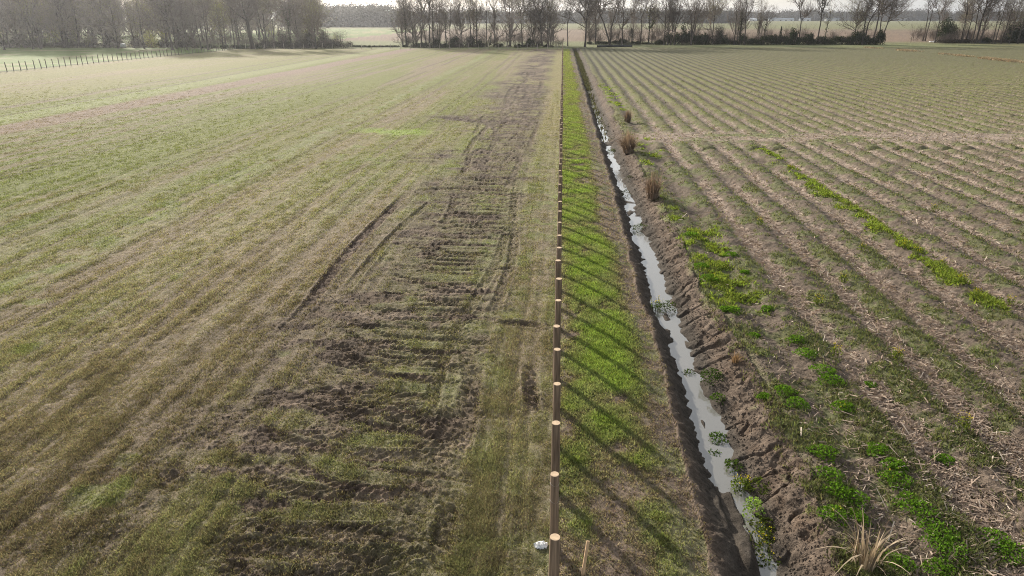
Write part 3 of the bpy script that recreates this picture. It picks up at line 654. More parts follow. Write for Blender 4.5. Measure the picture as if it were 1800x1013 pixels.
def branches(B, dens, rg):
    out = {1: [], 2: [], 3: []}; tips = []
    cur = B
    while cur:
        nxt = []
        for p, d, ln, r, lev in cur:
            n = 5; P = [np.array(p)]; dd = np.array(d)
            for i in range(n-1):
                dd = dd+rg.normal(0, .16, 3)+np.array([0, 0, .10]); dd /= np.linalg.norm(dd); P.append(P[-1]+dd*ln/(n-1))
            P = np.array(P); out[lev].append((P, np.linspace(r, max(r*.35, .010), n)))
            if lev < 3:
                m = int((5 if lev == 1 else 3.4)*dens*rg.uniform(.7, 1.3)+.5)
                for i in range(m):
                    u = rg.uniform(.25, 1); j = min(int(u*(n-1)), n-2); f = u*(n-1)-j
                    q = P[j]*(1-f)+P[j+1]*f; c = (P[j+1]-P[j]); c /= np.linalg.norm(c)+1e-9
                    e = c+rg.normal(0, .6, 3)+np.array([0, 0, .12]); e /= np.linalg.norm(e)
                    nxt.append((q, e, ln*rg.uniform(.45, .8), max(r*.5, .013), lev+1))
            else: tips.append(P[-1]); tips.append(P[2])
        cur = nxt
    return out, np.array(tips) if tips else np.zeros((0, 3))
def tree(base, s, stems, w, label, n1=14, spread=4.5, dens=1.0, ivy=0, leaf=0, group=None, seed=0, name='bare_tree', leafmat='spring'):
    rg = np.random.default_rng(seed)
    SP, SR, B = grow(base, s, stems, w, n1, spread, dens, rg)
    root = empty(name, base, label, 'tree', group)
    b = MB()
    V, F = tubes(np.array(SP), np.array(SR), 8); b.add(V, F); trunk_ = b.build('trunk', M['bark'], root, False, True)
    out, tips = branches(B, dens, rg)
    b = MB()
    for lev, sd_ in ((1, 5), (2, 4), (3, 3)):
        if out[lev]:
            V, F = tubes(np.array([x[0] for x in out[lev]]), np.array([x[1] for x in out[lev]]), sd_); b.add(V, F)
    br_ = b.build('branches', M['twig'], root, False, True) if b.V else root
    if ivy:
        b = MB(); P = []
        for st, sr in zip(SP, SR):
            n = int(190*ivy); u = rg.random(n)**1.2*8*min(1, .45+.2*ivy); j = np.minimum(u.astype(int), 7); f = (u-j)[:, None]
            q = st[j]*(1-f)+st[j+1]*f; a = rg.random(n)*6.28; rr = (.15+.55*rg.random(n)**2)*min(ivy, 1.6)*(1+.4*np.sin(q[:, 2]*1.7+rg.random()*6))
            q = q+np.stack([np.cos(a)*rr, np.sin(a)*rr, 0*a], 1); P.append(q[q[:, 2] > .2])
        b.cards(np.concatenate(P), .34, rg=rg); b.build('ivy', M['ivy'], trunk_)
    if leaf and len(tips):
        k = rg.random(len(tips)) < min(leaf, 1); q = tips[k]; q = np.repeat(q, 3, 0); q = q+rg.normal(0, .28, q.shape)
        b = MB(); b.cards(q, .15, rg=rg); b.build('young_leaves', M[leafmat], br_)
    return root
def st(p, w, **k): return dict(p=p, w=w, **k)
GT = 'bare trees along the line behind the fields'
TR = [  # foot x, foot y, stems (offsets up from the foot in photo px), branch count, spread m, density, ivy, leaf, label
 (715, 83, [st([(0, 0), (-1, 40), (-2, 85)], 3.4, tb=.45)], 16, 3.0, 1.1, 1.1, 0, 'ivy wrapped tree at the right edge of the wide left gap'),
 (727, 83, [st([(0, 0), (-1, 35), (-4, 80)], 2, tb=.4)], 14, 3.0, 1.1, .3, 0, 'thin bare tree just right of the ivy wrapped gap edge tree'),
 (741, 82, [st([(0, 0), (1, 40), (2, 82)], 2.2, tb=.4)], 14, 3.2, 1.0, .7, .1, 'slim tree with a dark leafy clump halfway up its trunk'),
 (750, 82, [st([(0, 0), (-4, 35), (-8, 80)], 1.7, tb=.4)], 10, 3, 1, .1, 0, 'slender bare tree leaning left beside the clumped slim tree'),
 (756, 84, [st([(0, 0), (0, 50), (-6, 62), (-16, 80), (-24, 96)], 3.2, tb=.5), st([(0, 48), (1, 70), (1, 105)], 2.4, tb=.1, foot=False)], 12, 4, 1, .3, 0, 'sturdy forked tree with one limb sweeping up to the left'),
 (762, 84, [st([(0, 0), (0, 50), (2, 100)], 2.6, tb=.4)], 14, 3.2, 1.1, .5, 0, 'dark straight tree close behind the sturdy forked tree'),
 (771, 82, [st([(0, 0), (-2, 40), (0, 95)], 1.6, tb=.45)], 10, 2.6, .9, .1, 0, 'thin straight tree right of the sturdy forked pair'),
 (785, 83, [st([(0, 0), (-1, 40), (0, 85)], 2, tb=.4)], 14, 2.8, 1.1, .8, .1, 'leafy stemmed tree left of the open middle stretch'),
 (790, 83, [st([(0, 0), (3, 45), (6, 88)], 1.8, tb=.35)], 14, 3.0, 1.2, .4, 0, 'twiggy tree leaning right beside the leafy stemmed tree'),
 (812, 82, [st([(0, 0), (0, 30), (-4, 50), (-6, 78)], 2, tb=.35)], 18, 3.2, 1.3, .2, 0, 'bushy topped twiggy tree with a bent lower trunk'),
 (830, 83, [st([(0, 0), (-3, 45), (-8, 70), (-13, 100)], 2.3, tb=.6)], 8, 2.6, .8, .1, 0, 'tall bare tree curving over to the left'),
 (838, 83, [st([(0, 0), (0, 50), (1, 105)], 2.3, tb=.4)], 12, 3, 1, .9, 0, 'tall tree with ragged ivy up a straight trunk'),
 (856, 82, [st([(0, 0), (0, 50), (-1, 108)], 1.8, tb=.5), st([(0, 40), (-6, 50), (-12, 58)], .9, foot=False, tb=.3)], 9, 2.4, .8, .1, 0, 'tall thin tree with one left branch at half height'),
 (862, 80, [st([(0, 0), (0, 14), (3, 26), (5, 37)], 2, tb=.5)], 9, 2, 1, .9, 0, 'short bent stump tree tangled with ivy'),
 (892, 80, [st([(0, 0), (-1, 12), (-2, 25)], 1.4, snag=True)], 0, 1, 1, 0, 0, 'short dead snag left of the ivy column trunk'),
 (897, 80, [st([(0, 0), (1, 25), (3, 49)], 2.6, snag=True)], 0, 1, 1, 1.0, 0, 'broken topped trunk covered in dark ivy'),
 (918, 80, [st([(0, 0), (-2, 40), (-4, 60), (-10, 75), (-14, 95)], 2.3, tb=.35), st([(-4, 55), (2, 75), (4, 100)], 1.5, tb=.1, foot=False), st([(-3, 50), (-14, 62), (-26, 72)], 1.2, tb=.2, foot=False)], 12, 4, 1.2, .2, .35, 'spreading tree with pale young leaves left of the middle'),
 (938, 80, [st([(0, 0), (-2, 22), (-6, 40), (-7, 95)], 2.2, tb=.4), st([(-1, 20), (-2, 45), (2, 98)], 1.6, tb=.3, foot=False)], 12, 3.2, 1.1, .4, 0, 'curved double stemmed tree in the middle group'),
 (953, 81, [st([(0, 0), (-2, 25), (-5, 55), (-14, 72), (-24, 90)], 3.2, tb=.5), st([(-5, 52), (0, 70), (4, 98)], 1.9, tb=.1, foot=False), st([(-1, 22), (-8, 32), (-14, 40)], 1.3, tb=.5, foot=False)], 12, 3.8, 1, .5, 0, 'large leaning tree with a left swept crown near the post line'),
 (962, 80, [st([(0, 0), (0, 50), (-1, 95)], 2.2, tb=.4)], 12, 2.4, 1, .1, 0, 'left tree of the thin straight trio by the post line'),
 (968, 80, [st([(0, 0), (1, 50), (2, 95)], 1.8, tb=.4)], 12, 2.4, 1, .1, 0, 'middle tree of the thin straight trio by the post line'),
 (972, 79, [st([(0, 0), (0, 50), (2, 90)], 1.6, tb=.4)], 12, 2.4, 1, 0, 0, 'right tree of the thin straight trio by the post line'),
 (998, 81, [st([(0, 0), (-1, 40), (-4, 62), (-8, 92)], 1.9, tb=.45), st([(-1, 40), (3, 65), (5, 95)], 1.2, tb=.1, foot=False)], 9, 2.8, .9, 0, 0, 'slender tree standing alone above the end of the ditch'),
 (1028, 83, [st([(0, 0), (1, 40), (3, 70), (6, 105)], 3.5, tb=.4), st([(1, 42), (-6, 56), (-20, 66), (-34, 74)], 1.6, tb=.3, foot=False), st([(2, 60), (-8, 78), (-26, 96)], 1.5, tb=.2, foot=False)], 14, 4.5, 1.2, .1, 0, 'dark tree with limbs spreading left over the ditch'),
 (1047, 78, [st([(0, 0), (-1, 40), (-2, 60), (-4, 105)], 2.6, tb=.4)], 12, 4, 1.1, .1, 0, 'upright tree behind the strongly leaning trunk'),
 (1073, 81, [st([(0, 0), (-6, 20), (-16, 50), (-24, 63), (-40, 84), (-56, 100)], 3.6, tb=.55), st([(-22, 60), (-26, 80), (-26, 108)], 2.4, tb=.15, foot=False), st([(-18, 54), (-10, 80), (-8, 105)], 1.6, tb=.15, foot=False)], 13, 4.5, 1.1, 0, 0, 'strongly left leaning forked tree, the most tilted of the line'),
 (1072, 78, [st([(0, 0), (1, 25), (3, 42), (9, 62), (16, 80), (20, 105)], 2.7, tb=.4)], 12, 3.8, 1.1, 0, 0, 'tree curving right out of the leaning trunk foot'),
 (1093, 80, [st([(0, 0), (0, 50), (0, 108)], 2.6, tb=.35), st([(0, 33), (10, 46), (20, 66), (26, 85)], 1.4, tb=.2, foot=False)], 12, 4, 1.1, .1, 0, 'straight tree with one long low branch to the right'),
 (1126, 78, [st([(0, 0), (-1, 50), (-6, 62), (-10, 95)], 2, tb=.4), st([(-1, 48), (5, 65), (8, 95)], 1.5, tb=.1, foot=False)], 12, 3.6, 1.1, .3, 0, 'slim tree forking in a narrow V, right of the straight one'),
 (1140, 78, [st([(0, 0), (-1, 50), (0, 100)], 2.3, tb=.45), st([(0, 28), (6, 36), (9, 50)], 1, foot=False, tb=.4)], 12, 3.6, 1.1, 1.2, .3, 'dark tree with leafy ivy filled crown'),
 (1167, 80, [st([(0, 0), (0, 50), (-2, 100)], 2.0, tb=.35)], 14, 3, 1.2, .4, 0, 'leftmost of four close straight trunks'),
 (1173, 80, [st([(0, 0), (0, 50), (1, 100)], 1.7, tb=.35)], 12, 2.8, 1.2, .3, 0, 'second from left of four close straight trunks'),
 (1179, 80, [st([(0, 0), (1, 50), (4, 100)], 1.8, tb=.35)], 12, 2.8, 1.2, .3, 0, 'third from left of four close straight trunks'),
 (1185, 80, [st([(0, 0), (-1, 30), (3, 55), (8, 100)], 2.1, tb=.3)], 14, 3.2, 1.2, .2, 0, 'rightmost of four close straight trunks'),
 (1214, 80, [st([(0, 0), (-2, 40), (-8, 100)], 2.2, tb=.4), st([(1, 0), (2, 45), (8, 105)], 2.4, tb=.4, foot=False), st([(2, 10), (8, 50), (24, 95)], 2.0, tb=.35, foot=False), st([(0, 20), (-6, 60), (-18, 98)], 1.4, tb=.35, foot=False)], 10, 4, 1.1, .15, 0, 'multi stemmed tree fanning out above the dark hedge'),
 (1290, 79, [st([(0, 0), (-1, 40), (-2, 85)], 2, tb=.5)], 12, 3, 1.1, .2, 0, 'thin tree left of the ivy pillar'),
 (1299, 79, [st([(0, 0), (0, 30), (0, 62)], 3.6, snag=True)], 0, 1, 1, 2.6, 0, 'thick dead trunk smothered in ivy like a pillar'),
 (1308, 79, [st([(0, 0), (-1, 40), (-5, 62), (-4, 95)], 2.3, tb=.5), st([(-2, 45), (4, 65), (10, 92)], 1.2, tb=.2, foot=False)], 10, 3.2, 1.0, 0, 0, 'bare tree right of the ivy pillar'),
 (1341, 79, [st([(0, 0), (1, 30), (3, 62)], 1.5, tb=.3)], 14, 3, 1.2, .8, 0, 'short twiggy tree beside the tall pointed cedar'),
 (1403, 78, [st([(0, 0), (0, 45), (-6, 66), (-20, 82), (-34, 94)], 2.7, tb=.5), st([(0, 43), (8, 52), (17, 56)], 1.5, tb=.3, foot=False), st([(-4, 62), (0, 80), (4, 98)], 1.2, tb=.2, foot=False)], 9, 3.4, 1, 0, 0, 'lone bare tree with crown swept left and one right limb'),
 (1437, 78, [st([(0, 0), (0, 58), (-8, 74), (-20, 94)], 3, tb=.55), st([(0, 56), (2, 75), (4, 100)], 2, tb=.15, foot=False), st([(-1, 58), (-5, 78), (-8, 100)], 1.5, tb=.15, foot=False)], 9, 3.2, 1, .4, 0, 'dark tree splitting into three limbs against open sky'),
 (1449, 78, [st([(0, 0), (0, 35), (3, 69)], 1.8, tb=.5)], 7, 1.8, 1, .9, .2, 'narrow viny dead tree right of the three limbed tree'),
 (1500, 78, [st([(0, 0), (0, 35), (-3, 70)], 2.2, tb=.3)], 20, 4.5, 1.3, .7, .3, 'broad hazy crowned tree left of the wide gap'),
 (1515, 79, [st([(0, 0), (-1, 50), (2, 100)], 3.2, tb=.4)], 14, 3, 1.1, 1.9, 0, 'thick vine draped trunk left of the wide gap'),
 (1519, 78, [st([(0, 0), (0, 30), (3, 48), (13, 64), (20, 95)], 3.4, tb=.5)], 10, 4, 1, .1, 0, 'tree curving right over its neighbours left of the wide gap'),
 (1535, 75, [st([(0, 0), (1, 40), (2, 62), (14, 95)], 3.5, tb=.5), st([(1, 46), (-4, 68), (-10, 98)], 1.8, tb=.3, foot=False)], 12, 4.5, 1.1, .1, 0, 'dark stout tree on the left rim of the wide gap'),
 (1543, 75, [st([(0, 0), (-1, 45), (0, 100)], 2.8, tb=.5), st([(-1, 50), (10, 58), (24, 63), (38, 64)], 1.6, tb=.3, foot=False)], 12, 4.2, 1.1, 0, 0, 'straight tree with a long level limb over the wide gap'),
 (1549, 75, [st([(0, 0), (4, 34), (8, 52), (10, 85)], 2.7, tb=.5), st([(4, 36), (15, 42), (25, 50), (30, 57)], 1.6, tb=.4, foot=False), st([(8, 50), (16, 58), (28, 60)], 1.3, tb=.4, foot=False)], 9, 3.4, 1, 0, 0, 'rightmost leaning tree on the left rim of the wide gap'),
 (1622, 72, [st([(0, 0), (1, 45), (-4, 80), (-8, 100)], 2.1, tb=.55)], 9, 3.4, 1, 0, 0, 'left twin of the slim pair on the right rim of the gap'),
 (1626, 72, [st([(0, 0), (2, 45), (1, 100)], 2.1, tb=.5)], 9, 3.4, 1, 0, 0, 'right twin of the slim pair on the right rim of the gap'),
 (1643, 76, [st([(0, 0), (0, 50), (-10, 60), (-18, 90)], 2.1, tb=.6), st([(0, 52), (5, 68), (14, 95)], 1.5, tb=.2, foot=False)], 8, 3, 1, 0, 0, 'V forked tree between the slim pair and the evergreen'),
 (1689, 76, [st([(0, 0), (0, 45), (-3, 60), (-18, 80), (-28, 95)], 2, tb=.5), st([(0, 50), (-4, 75), (-6, 100)], 1.4, tb=.2, foot=False)], 8, 3, 1, 0, 0, 'bare tree with one limb leaning left over the evergreen'),
 (1698, 76, [st([(0, 0), (0, 45), (-2, 100)], 2.1, tb=.45)], 10, 2.8, 1, .3, 0, 'thin bare tree right of the evergreen'),
 (1708, 77, [st([(0, 0), (0, 45), (-6, 100)], 2.7, tb=.45)], 11, 3.2, 1, .2, 0, 'mid thick tree left of the stout forked one at right'),
 (1714, 77, [st([(0, 0), (1, 35), (4, 60), (6, 105)], 3.9, tb=.5), st([(1, 40), (14, 62), (26, 95)], 2, tb=.4, foot=False)], 12, 4.2, 1.1, .1, 0, 'stout forked trunk, thickest tree right of the gap'),
 (1722, 77, [st([(0, 0), (2, 45), (6, 95)], 2.0, tb=.45)], 10, 3, 1, 0, 0, 'slim tree just right of the stout forked trunk'),
 (1744, 77, [st([(0, 0), (0, 45), (0, 95)], 2, tb=.4)], 12, 2.8, 1.1, .2, 0, 'left one of three close slim trees near the right edge'),
 (1749, 77, [st([(0, 0), (1, 45), (5, 95)], 1.8, tb=.4)], 12, 2.8, 1.1, .2, 0, 'middle one of three close slim trees near the right edge'),
 (1760, 77, [st([(0, 0), (2, 45), (8, 95)], 2, tb=.4)], 14, 3.2, 1.2, .2, 0, 'right one of three close slim trees near the right edge'),
 (1774, 77, [st([(0, 0), (0, 40), (3, 90)], 1.8, tb=.3)], 16, 3.4, 1.2, .4, .3, 'twiggy tree with faint leaves near the right edge'),
 (1789, 77, [st([(0, 0), (0, 45), (-3, 95)], 2.4, tb=.3)], 16, 3.6, 1.2, .5, .2, 'last tree at the right edge among dark shrubs'),
 # left side, in the haze
 (8, 88, [st([(0, 0), (-2, 45), (-5, 100)], 2.6, tb=.45)], 14, 4, 1.1, .2, 0, 'bare tree at the left edge of the wood'),
 (59, 86, [st([(0, 0), (-3, 45), (-8, 105)], 3, tb=.45)], 14, 4, 1.1, .2, 0, 'grey trunk beside the sunlit golden tree'),
 (72, 86, [st([(0, 0), (-3, 35), (-5, 55), (-9, 100)], 3.2, tb=.4), st([(-4, 52), (6, 72), (14, 98)], 1.5, tb=.1, foot=False)], 14, 4, 1.2, .2, .9, 'sunlit tree with golden young leaves in the left wood'),
 (121, 84, [st([(0, 0), (-1, 45), (-4, 100)], 3.4, tb=.5), st([(-2, 62), (6, 80), (10, 98)], 1.5, tb=.2, foot=False)], 12, 4, 1.1, .3, 0, 'tall dark forked trunk standing out of the left wood'),
 (208, 86, [st([(0, 0), (1, 45), (0, 100)], 2.4, tb=.4)], 12, 3.5, 1.1, .3, .5, 'slim tree behind the white tank'),
 (254, 86, [st([(0, 0), (0, 35), (2, 95)], 2.6, tb=.3)], 16, 4, 1.2, .5, .7, 'leafing tree between the white tank and the big oak like tree'),
 (303, 88, [st([(0, 0), (-1, 60), (-14, 82), (-30, 92)], 4.2, tb=.5), st([(-1, 58), (2, 80), (4, 108)], 3, tb=.1, foot=False)], 14, 5, 1.1, .3, .3, 'big thick trunk near the corner of the left post row'),
 (329, 88, [st([(0, 0), (0, 45), (0, 95)], 2, tb=.4)], 14, 3.2, 1.1, .2, 0, 'thin tree right of the big thick corner trunk'),
 (354, 88, [st([(0, 0), (-2, 45), (-3, 95)], 1.8, tb=.5)], 10, 3, 1.1, .1, 0, 'thin curved tree left of the tall split trunk'),
 (366, 88, [st([(0, 0), (0, 40), (3, 100)], 3.8, tb=.5), st([(1, 25), (8, 45), (7, 100)], 2.0, tb=.5, foot=False)], 12, 4, 1.1, .2, 0, 'tall split trunk with two parallel stems'),
 (393, 85, [st([(0, 0), (0, 28), (-3, 50), (-1, 85)], 2.2, tb=.35)], 18, 3.6, 1.2, .3, .9, 'small green leafing tree in the left line'),
 (413, 84, [st([(0, 0), (0, 40), (2, 95)], 2.6, tb=.45)], 10, 3, 1.1, .4, .2, 'left of two straight trunks beside the spreading oak'),
 (420, 84, [st([(0, 0), (-1, 40), (-2, 100)], 3.0, tb=.5)], 10, 3, 1.1, .1, 0, 'right of two straight trunks beside the spreading oak'),
 (445, 86, [st([(0, 0), (-3, 35), (-4, 53)], 7.5, tb=.9, w1=.5), st([(-4, 50), (-16, 58), (-28, 72), (-42, 88)], 2.6, tb=.3, foot=False, dy=-2), st([(-4, 52), (-10, 70), (-12, 100)], 3, tb=.3, foot=False), st([(-4, 52), (-1, 75), (4, 100)], 3, tb=.3, foot=False, dy=2), st([(-3, 52), (8, 62), (16, 72)], 1.8, tb=.3, foot=False)], 9, 4.2, 1.1, .3, 0, 'broad spreading tree with the thickest trunk of the left line'),
 (466, 86, [st([(0, 0), (-1, 32), (-4, 50), (-6, 78)], 3.2, tb=.75), st([(0, 32), (4, 52), (3, 68), (14, 72)], 2.2, tb=.85, foot=False), st([(0, 34), (16, 48), (24, 56)], 1.2, tb=.6, foot=False)], 5, 2.2, 1, .1, 0, 'pruned V shaped tree with stubby limbs'),
 (513, 86, [st([(0, 0), (-2, 45), (-4, 95)], 3.6, tb=.45), st([(0, 40), (2, 70), (1, 95)], 2.2, tb=.2, foot=False), st([(-2, 42), (-10, 65), (-14, 90)], 1.6, tb=.2, foot=False)], 10, 3, 1.1, 1.1, 0, 'three stemmed ivy footed tree left of the wide left gap'),
 (556, 86, [st([(0, 0), (0, 40), (1, 75)], 2.4, tb=.3)], 20, 4, 1.2, .3, .25, 'rounded hazy crowned tree at the left rim of the wide left gap'),
]
for i, (x, yb, stems, n1, spr, dn, ivy, leaf, lab) in enumerate(TR):
    p = U(x, yb); s = depth(p)/FPX; p[2] = gz(p[0], p[1])-.05
    for q in stems: q['dy'] = q.get('dy', rng.uniform(-2.2, 2.2) if not q.get('foot', True) else 0)
    tree(p, s, stems, 1, lab, n1, spr, dn, ivy, leaf, GT, seed=100+i)

# the wood on the left and the thin wood behind: copies of six whole trees, each with its own place, size and turn
protos = []
for i in range(6):
    hp = [96, 110, 88, 120, 104, 92][i]
    stl = [st([(0, 0), (rng.uniform(-3, 3), hp*.5), (rng.uniform(-8, 8), hp)], 2.8+.4*(i % 3), tb=.1)]
    if i % 2: stl.append(st([(0, hp*.4), (rng.uniform(-9, 9), hp*.65), (rng.uniform(-14, 14), hp*.95)], 1.6, tb=.2, foot=False, dy=2))
    protos.append(tree((0, 0, 0), .19, stl, 1, 'x', 20, 4.2, 1.1, .3 if i % 3 == 0 else 0, [.1, .6, 0, .9, .4, .2][i], None, seed=500+i, name='woodland_tree'))
for t_ in protos:
    for ch in t_.children:
        ch.data.materials[0] = M['paletwig'] if ch.name.startswith('branches') else M['bark']
used = [False]*6
GW = 'trees of the left wood'
kinds = ['grey bare tree massed in the hazy left wood', 'tree with pale spring leaves massed in the hazy left wood', 'grey bare tree massed in the hazy left wood',
         'tree with yellow green leaves massed in the hazy left wood', 'tree with pale spring leaves massed in the hazy left wood', 'grey bare tree massed in the hazy left wood']
spots = []
wr = np.random.default_rng(77)
for row in range(9):
    for px in np.arange(-40, 690, 16.0):
        y = (85.3, 83, 80.5, 77.5, 74, 70, 66, 62, 58)[row]
        q = U(px+wr.uniform(-8, 8), y+wr.uniform(-1, .6)); d0 = q[1]
        lim = 350 if row < 2 else (330 if row < 6 else 560)
        if px > 340 and row < 3: continue
        if px > 560 and row < 9: continue
        if wr.random() < (.8, .78, .74, .66, .6, .5, .45, .4, .4)[row]: continue
        spots.append(q)
for q in spots[:260]:
    k = int(wr.integers(0, 6)); o = protos[k] if not used[k] else copy_tree(protos[k]); used[k] = True
    o.location = (q[0], q[1], -.05); o.rotation_euler.z = wr.random()*6.28; s = wr.uniform(.8, 1.25); o.scale = (s, s, s*wr.uniform(.9, 1.15))
    tag(o, kinds[k], 'tree', GW)

GBT = 'slender trees standing behind the tree line'
for a0, a1, yb, stp, lab in ((704, 990, 80.8, 33, 'slender bare tree set back behind the middle trees'), (1034, 1240, 76.2, 36, 'slender bare tree set back behind the trees right of the ditch'), (1250, 1345, 76.2, 40, 'slender bare tree set back near the ivy pillar'), (1655, 1800, 73.5, 36, 'slender bare tree set back behind the far right trees')):
    for px in np.arange(a0, a1, stp):
        k = int(wr.choice([0, 2, 5, 0, 2, 1])); q = U(px+wr.uniform(-7, 7), yb+wr.uniform(-.8, .4)); o = copy_tree(protos[k])
        o.location = (q[0], q[1], -.05); o.rotation_euler.z = wr.random()*6.28; z_ = wr.uniform(.75, 1.1); s = wr.uniform(.5, .8); o.scale = (s, s, z_); tag(o, lab, 'tree', GBT)

# ------------------------------------------------------------------ shrubs and cedars
def shrub_mesh(rg, W, Hh, n, lumps=7, size=.3, pointed=False, mat='bush', name='shrub', label='x'):
    root = empty(name, (0, 0, 0), label, 'shrub')
    b = MB(); P = []
    if pointed:
        z = rg.random(n)**.75*.97+.02; a = rg.random(n)*6.28; rr = W/2*(1-z)**.75*np.sqrt(rg.uniform(.25, 1, n))*(1+.25*np.sin(a*3+z*9)); P = np.stack([np.cos(a)*rr, np.sin(a)*rr, z*Hh], 1)
    else:
        cs = []
        for i in range(lumps):
            a = rg.random()*6.28; r = W*.33*rg.random()**.5; h = Hh*rg.uniform(.3, .72); cs.append((math.cos(a)*r, math.sin(a)*r, h, W*rg.uniform(.16, .30), Hh*rg.uniform(.2, .34)))
        for c in cs:
            m = n//lumps; d = rg.normal(size=(m, 3)); d /= np.linalg.norm(d, axis=1, keepdims=True); d *= rg.uniform(.45, 1.15, (m, 1))
            q = np.array(c[:3])+d*np.array([c[3], c[3], c[4]]); P.append(q)
        m = n//3; a = rg.random(m)*6.28; r = W*.5*np.sqrt(rg.random(m)); P.append(np.stack([np.cos(a)*r, np.sin(a)*r, rg.random(m)*Hh*.45], 1)); P = np.concatenate(P)
    P = P[P[:, 2] > .03]; b.cards(P, size, rg=rg); b.build('foliage', M[mat], root)
    b = MB(); Q = []
    for i in range(10 if not pointed else 1):
        a = rg.random()*6.28; r = W*.1 if not pointed else .01; t = np.array([math.cos(a)*W*.4, math.sin(a)*W*.4, Hh*rg.uniform(.7, 1.12)]) if not pointed else np.array([0, 0, Hh*.97])
        p0 = np.array([math.cos(a)*r, math.sin(a)*r, -.1]); Q.append([p0, p0*.5+t*.5+rg.normal(0, .1, 3), t])
    V, F = tubes(np.array(Q), np.tile([.05, .03, .01], (len(Q), 1))*(1 if not pointed else 2), 5); b.add(V, F); b.build('stems', M['twig'], root)
    return root
sg = np.random.default_rng(5)
SH = [shrub_mesh(sg, 5.5, 3.4, 1500), shrub_mesh(sg, 4.2, 2.7, 1100), shrub_mesh(sg, 6.5, 2.6, 1500, 9), shrub_mesh(sg, 5, 2.6, 900, mat='bramble', size=.22), shrub_mesh(sg, 4, 3.8, 900, mat='bramble', size=.24), shrub_mesh(sg, 7, 2.2, 1400, 10, mat='bramble', size=.22)]
shu = [False]*6
GS = 'shrubs along the foot of the tree line'
shl = ['dark rounded shrub in the hedge under the trees', 'small dark shrub in the hedge under the trees', 'low wide dark shrub in the hedge under the trees', 'brown bramble bush in the hedge under the trees', 'tall brown thicket in the hedge under the trees', 'low brown bramble mound in the hedge under the trees']
def zone(px):
    if px < 345: return 'at the foot of the left wood'
    if px < 620: return 'under the trees left of the wide left gap'
    if px < 1000: return 'under the middle trees left of the ditch'
    if px < 1200: return 'under the trees just right of the ditch'
    if px < 1400: return 'in the dark hedge below the two cedars'
    if px < 1600: return 'in the dark hedge left of the wide right gap'
    return 'under the trees right of the wide right gap'
def put_shrub(k, px, py, s=1.0, sz=1.0, lab=None, dy=0):
    q = U(px, py); o = SH[k] if not shu[k] else copy_tree(SH[k]); shu[k] = True
    o.location = (q[0], q[1]+dy, -.05); o.rotation_euler.z = sg.random()*6.28; o.scale = (s, s, s*sz); tag(o, lab or shl[k].replace('in the hedge under the trees', zone(px)), 'shrub', GS)
for px in np.arange(1040, 1550, 10.5):                  # dense dark hedge
    hh = 1.55 if px > 1150 else .8
    put_shrub(int(sg.choice([0, 1, 2, 2, 0, 5])), px+sg.uniform(-4, 4), 78.6+sg.uniform(-.5, .3), sg.uniform(.7, 1.0)*(1 if px > 1150 else .75), hh*sg.uniform(.55, 1.3))
for px in np.arange(1655, 1810, 11): put_shrub(int(sg.choice([5, 5, 3, 0])), px+sg.uniform(-4, 4), 76.2+sg.uniform(-.4, .3), sg.uniform(.7, 1.0), sg.uniform(.7, 1.0))
for px in (1776, 1790, 1800): put_shrub(0, px, 75.5, 1.3, 1.9, 'tall dark shrub at the right edge of the tree line')
for px in np.arange(712, 980, 13): put_shrub(int(sg.choice([5, 3, 2, 1])), px+sg.uniform(-5, 5), 83.5+sg.uniform(-.4, .4), sg.uniform(.45, .75), sg.uniform(.7, 1.0))
for px, s in ((768, .8), (803, .95), (826, 1.0), (842, .7), (930, .8), (945, .55)): put_shrub(0, px, 83, s*.9, 1.3, 'dark green rounded shrub under the middle trees')
for px in np.arange(455, 610, 11): put_shrub(int(sg.choice([3, 4, 5, 3])), px+sg.uniform(-4, 4), 84.8+sg.uniform(-.4, .4), sg.uniform(.8, 1.15), sg.uniform(.8, 1.1))
for px in (500, 545, 540, 570): put_shrub(4, px, 84, 1.2, 1.35)
for px in np.arange(-20, 345, 13): put_shrub(int(sg.choice([3, 4, 5])), px+sg.uniform(-5, 5), 84.0+sg.uniform(-.5, .3), sg.uniform(.7, 1.1), sg.uniform(.7, 1.2))
for px in np.arange(345, 455, 12): put_shrub(int(sg.choice([3, 5, 1])), px+sg.uniform(-5, 5), 85.5+sg.uniform(-.4, .4), sg.uniform(.5, .8), sg.uniform(.6, 1.0))
for px in np.arange(625, 706, 9): put_shrub(1, px, 83.2, .55, .55, 'low dark bush crossing the wide left gap')
for px, py, W, Hh, lab in ((1331, 76, 1.9, 8.2, 'tall narrow dark cedar, taller of the two cedars'), (1370, 77, 1.9, 6.2, 'small pointed cedar right of the tall cedar'), (1109, 78, 2.6, 5.8, 'dark pointed bush with a thin spire')):
    o = shrub_mesh(sg, W, Hh, 900, size=.26, pointed=True, mat='cedar', name='cedar_tree', label=lab); q = U(px, py); o.location = (q[0], q[1], -.05); o['category'] = 'tree'
o = shrub_mesh(sg, 8, 10.5, 3600, 12, .38, name='evergreen_tree', label='large dark rounded evergreen right of the wide gap'); q = U(1663, 75); o.location = (q[0], q[1], -.05); o['category'] = 'tree'
o = shrub_mesh(sg, 4.6, 7.2, 1500, 8, .3, mat='bush', name='shrub', label='humped ivy covered bush left of the ivy pillar'); q = U(1262, 78); o.location = (q[0], q[1], -.05)
o = shrub_mesh(sg, 3, 4.0, 700, 6, .28, mat='cedar', name='shrub', label='small dark shrub rising above the hedge beside the fan shaped tree'); q = U(1228, 78); o.location = (q[0], q[1], -.05)
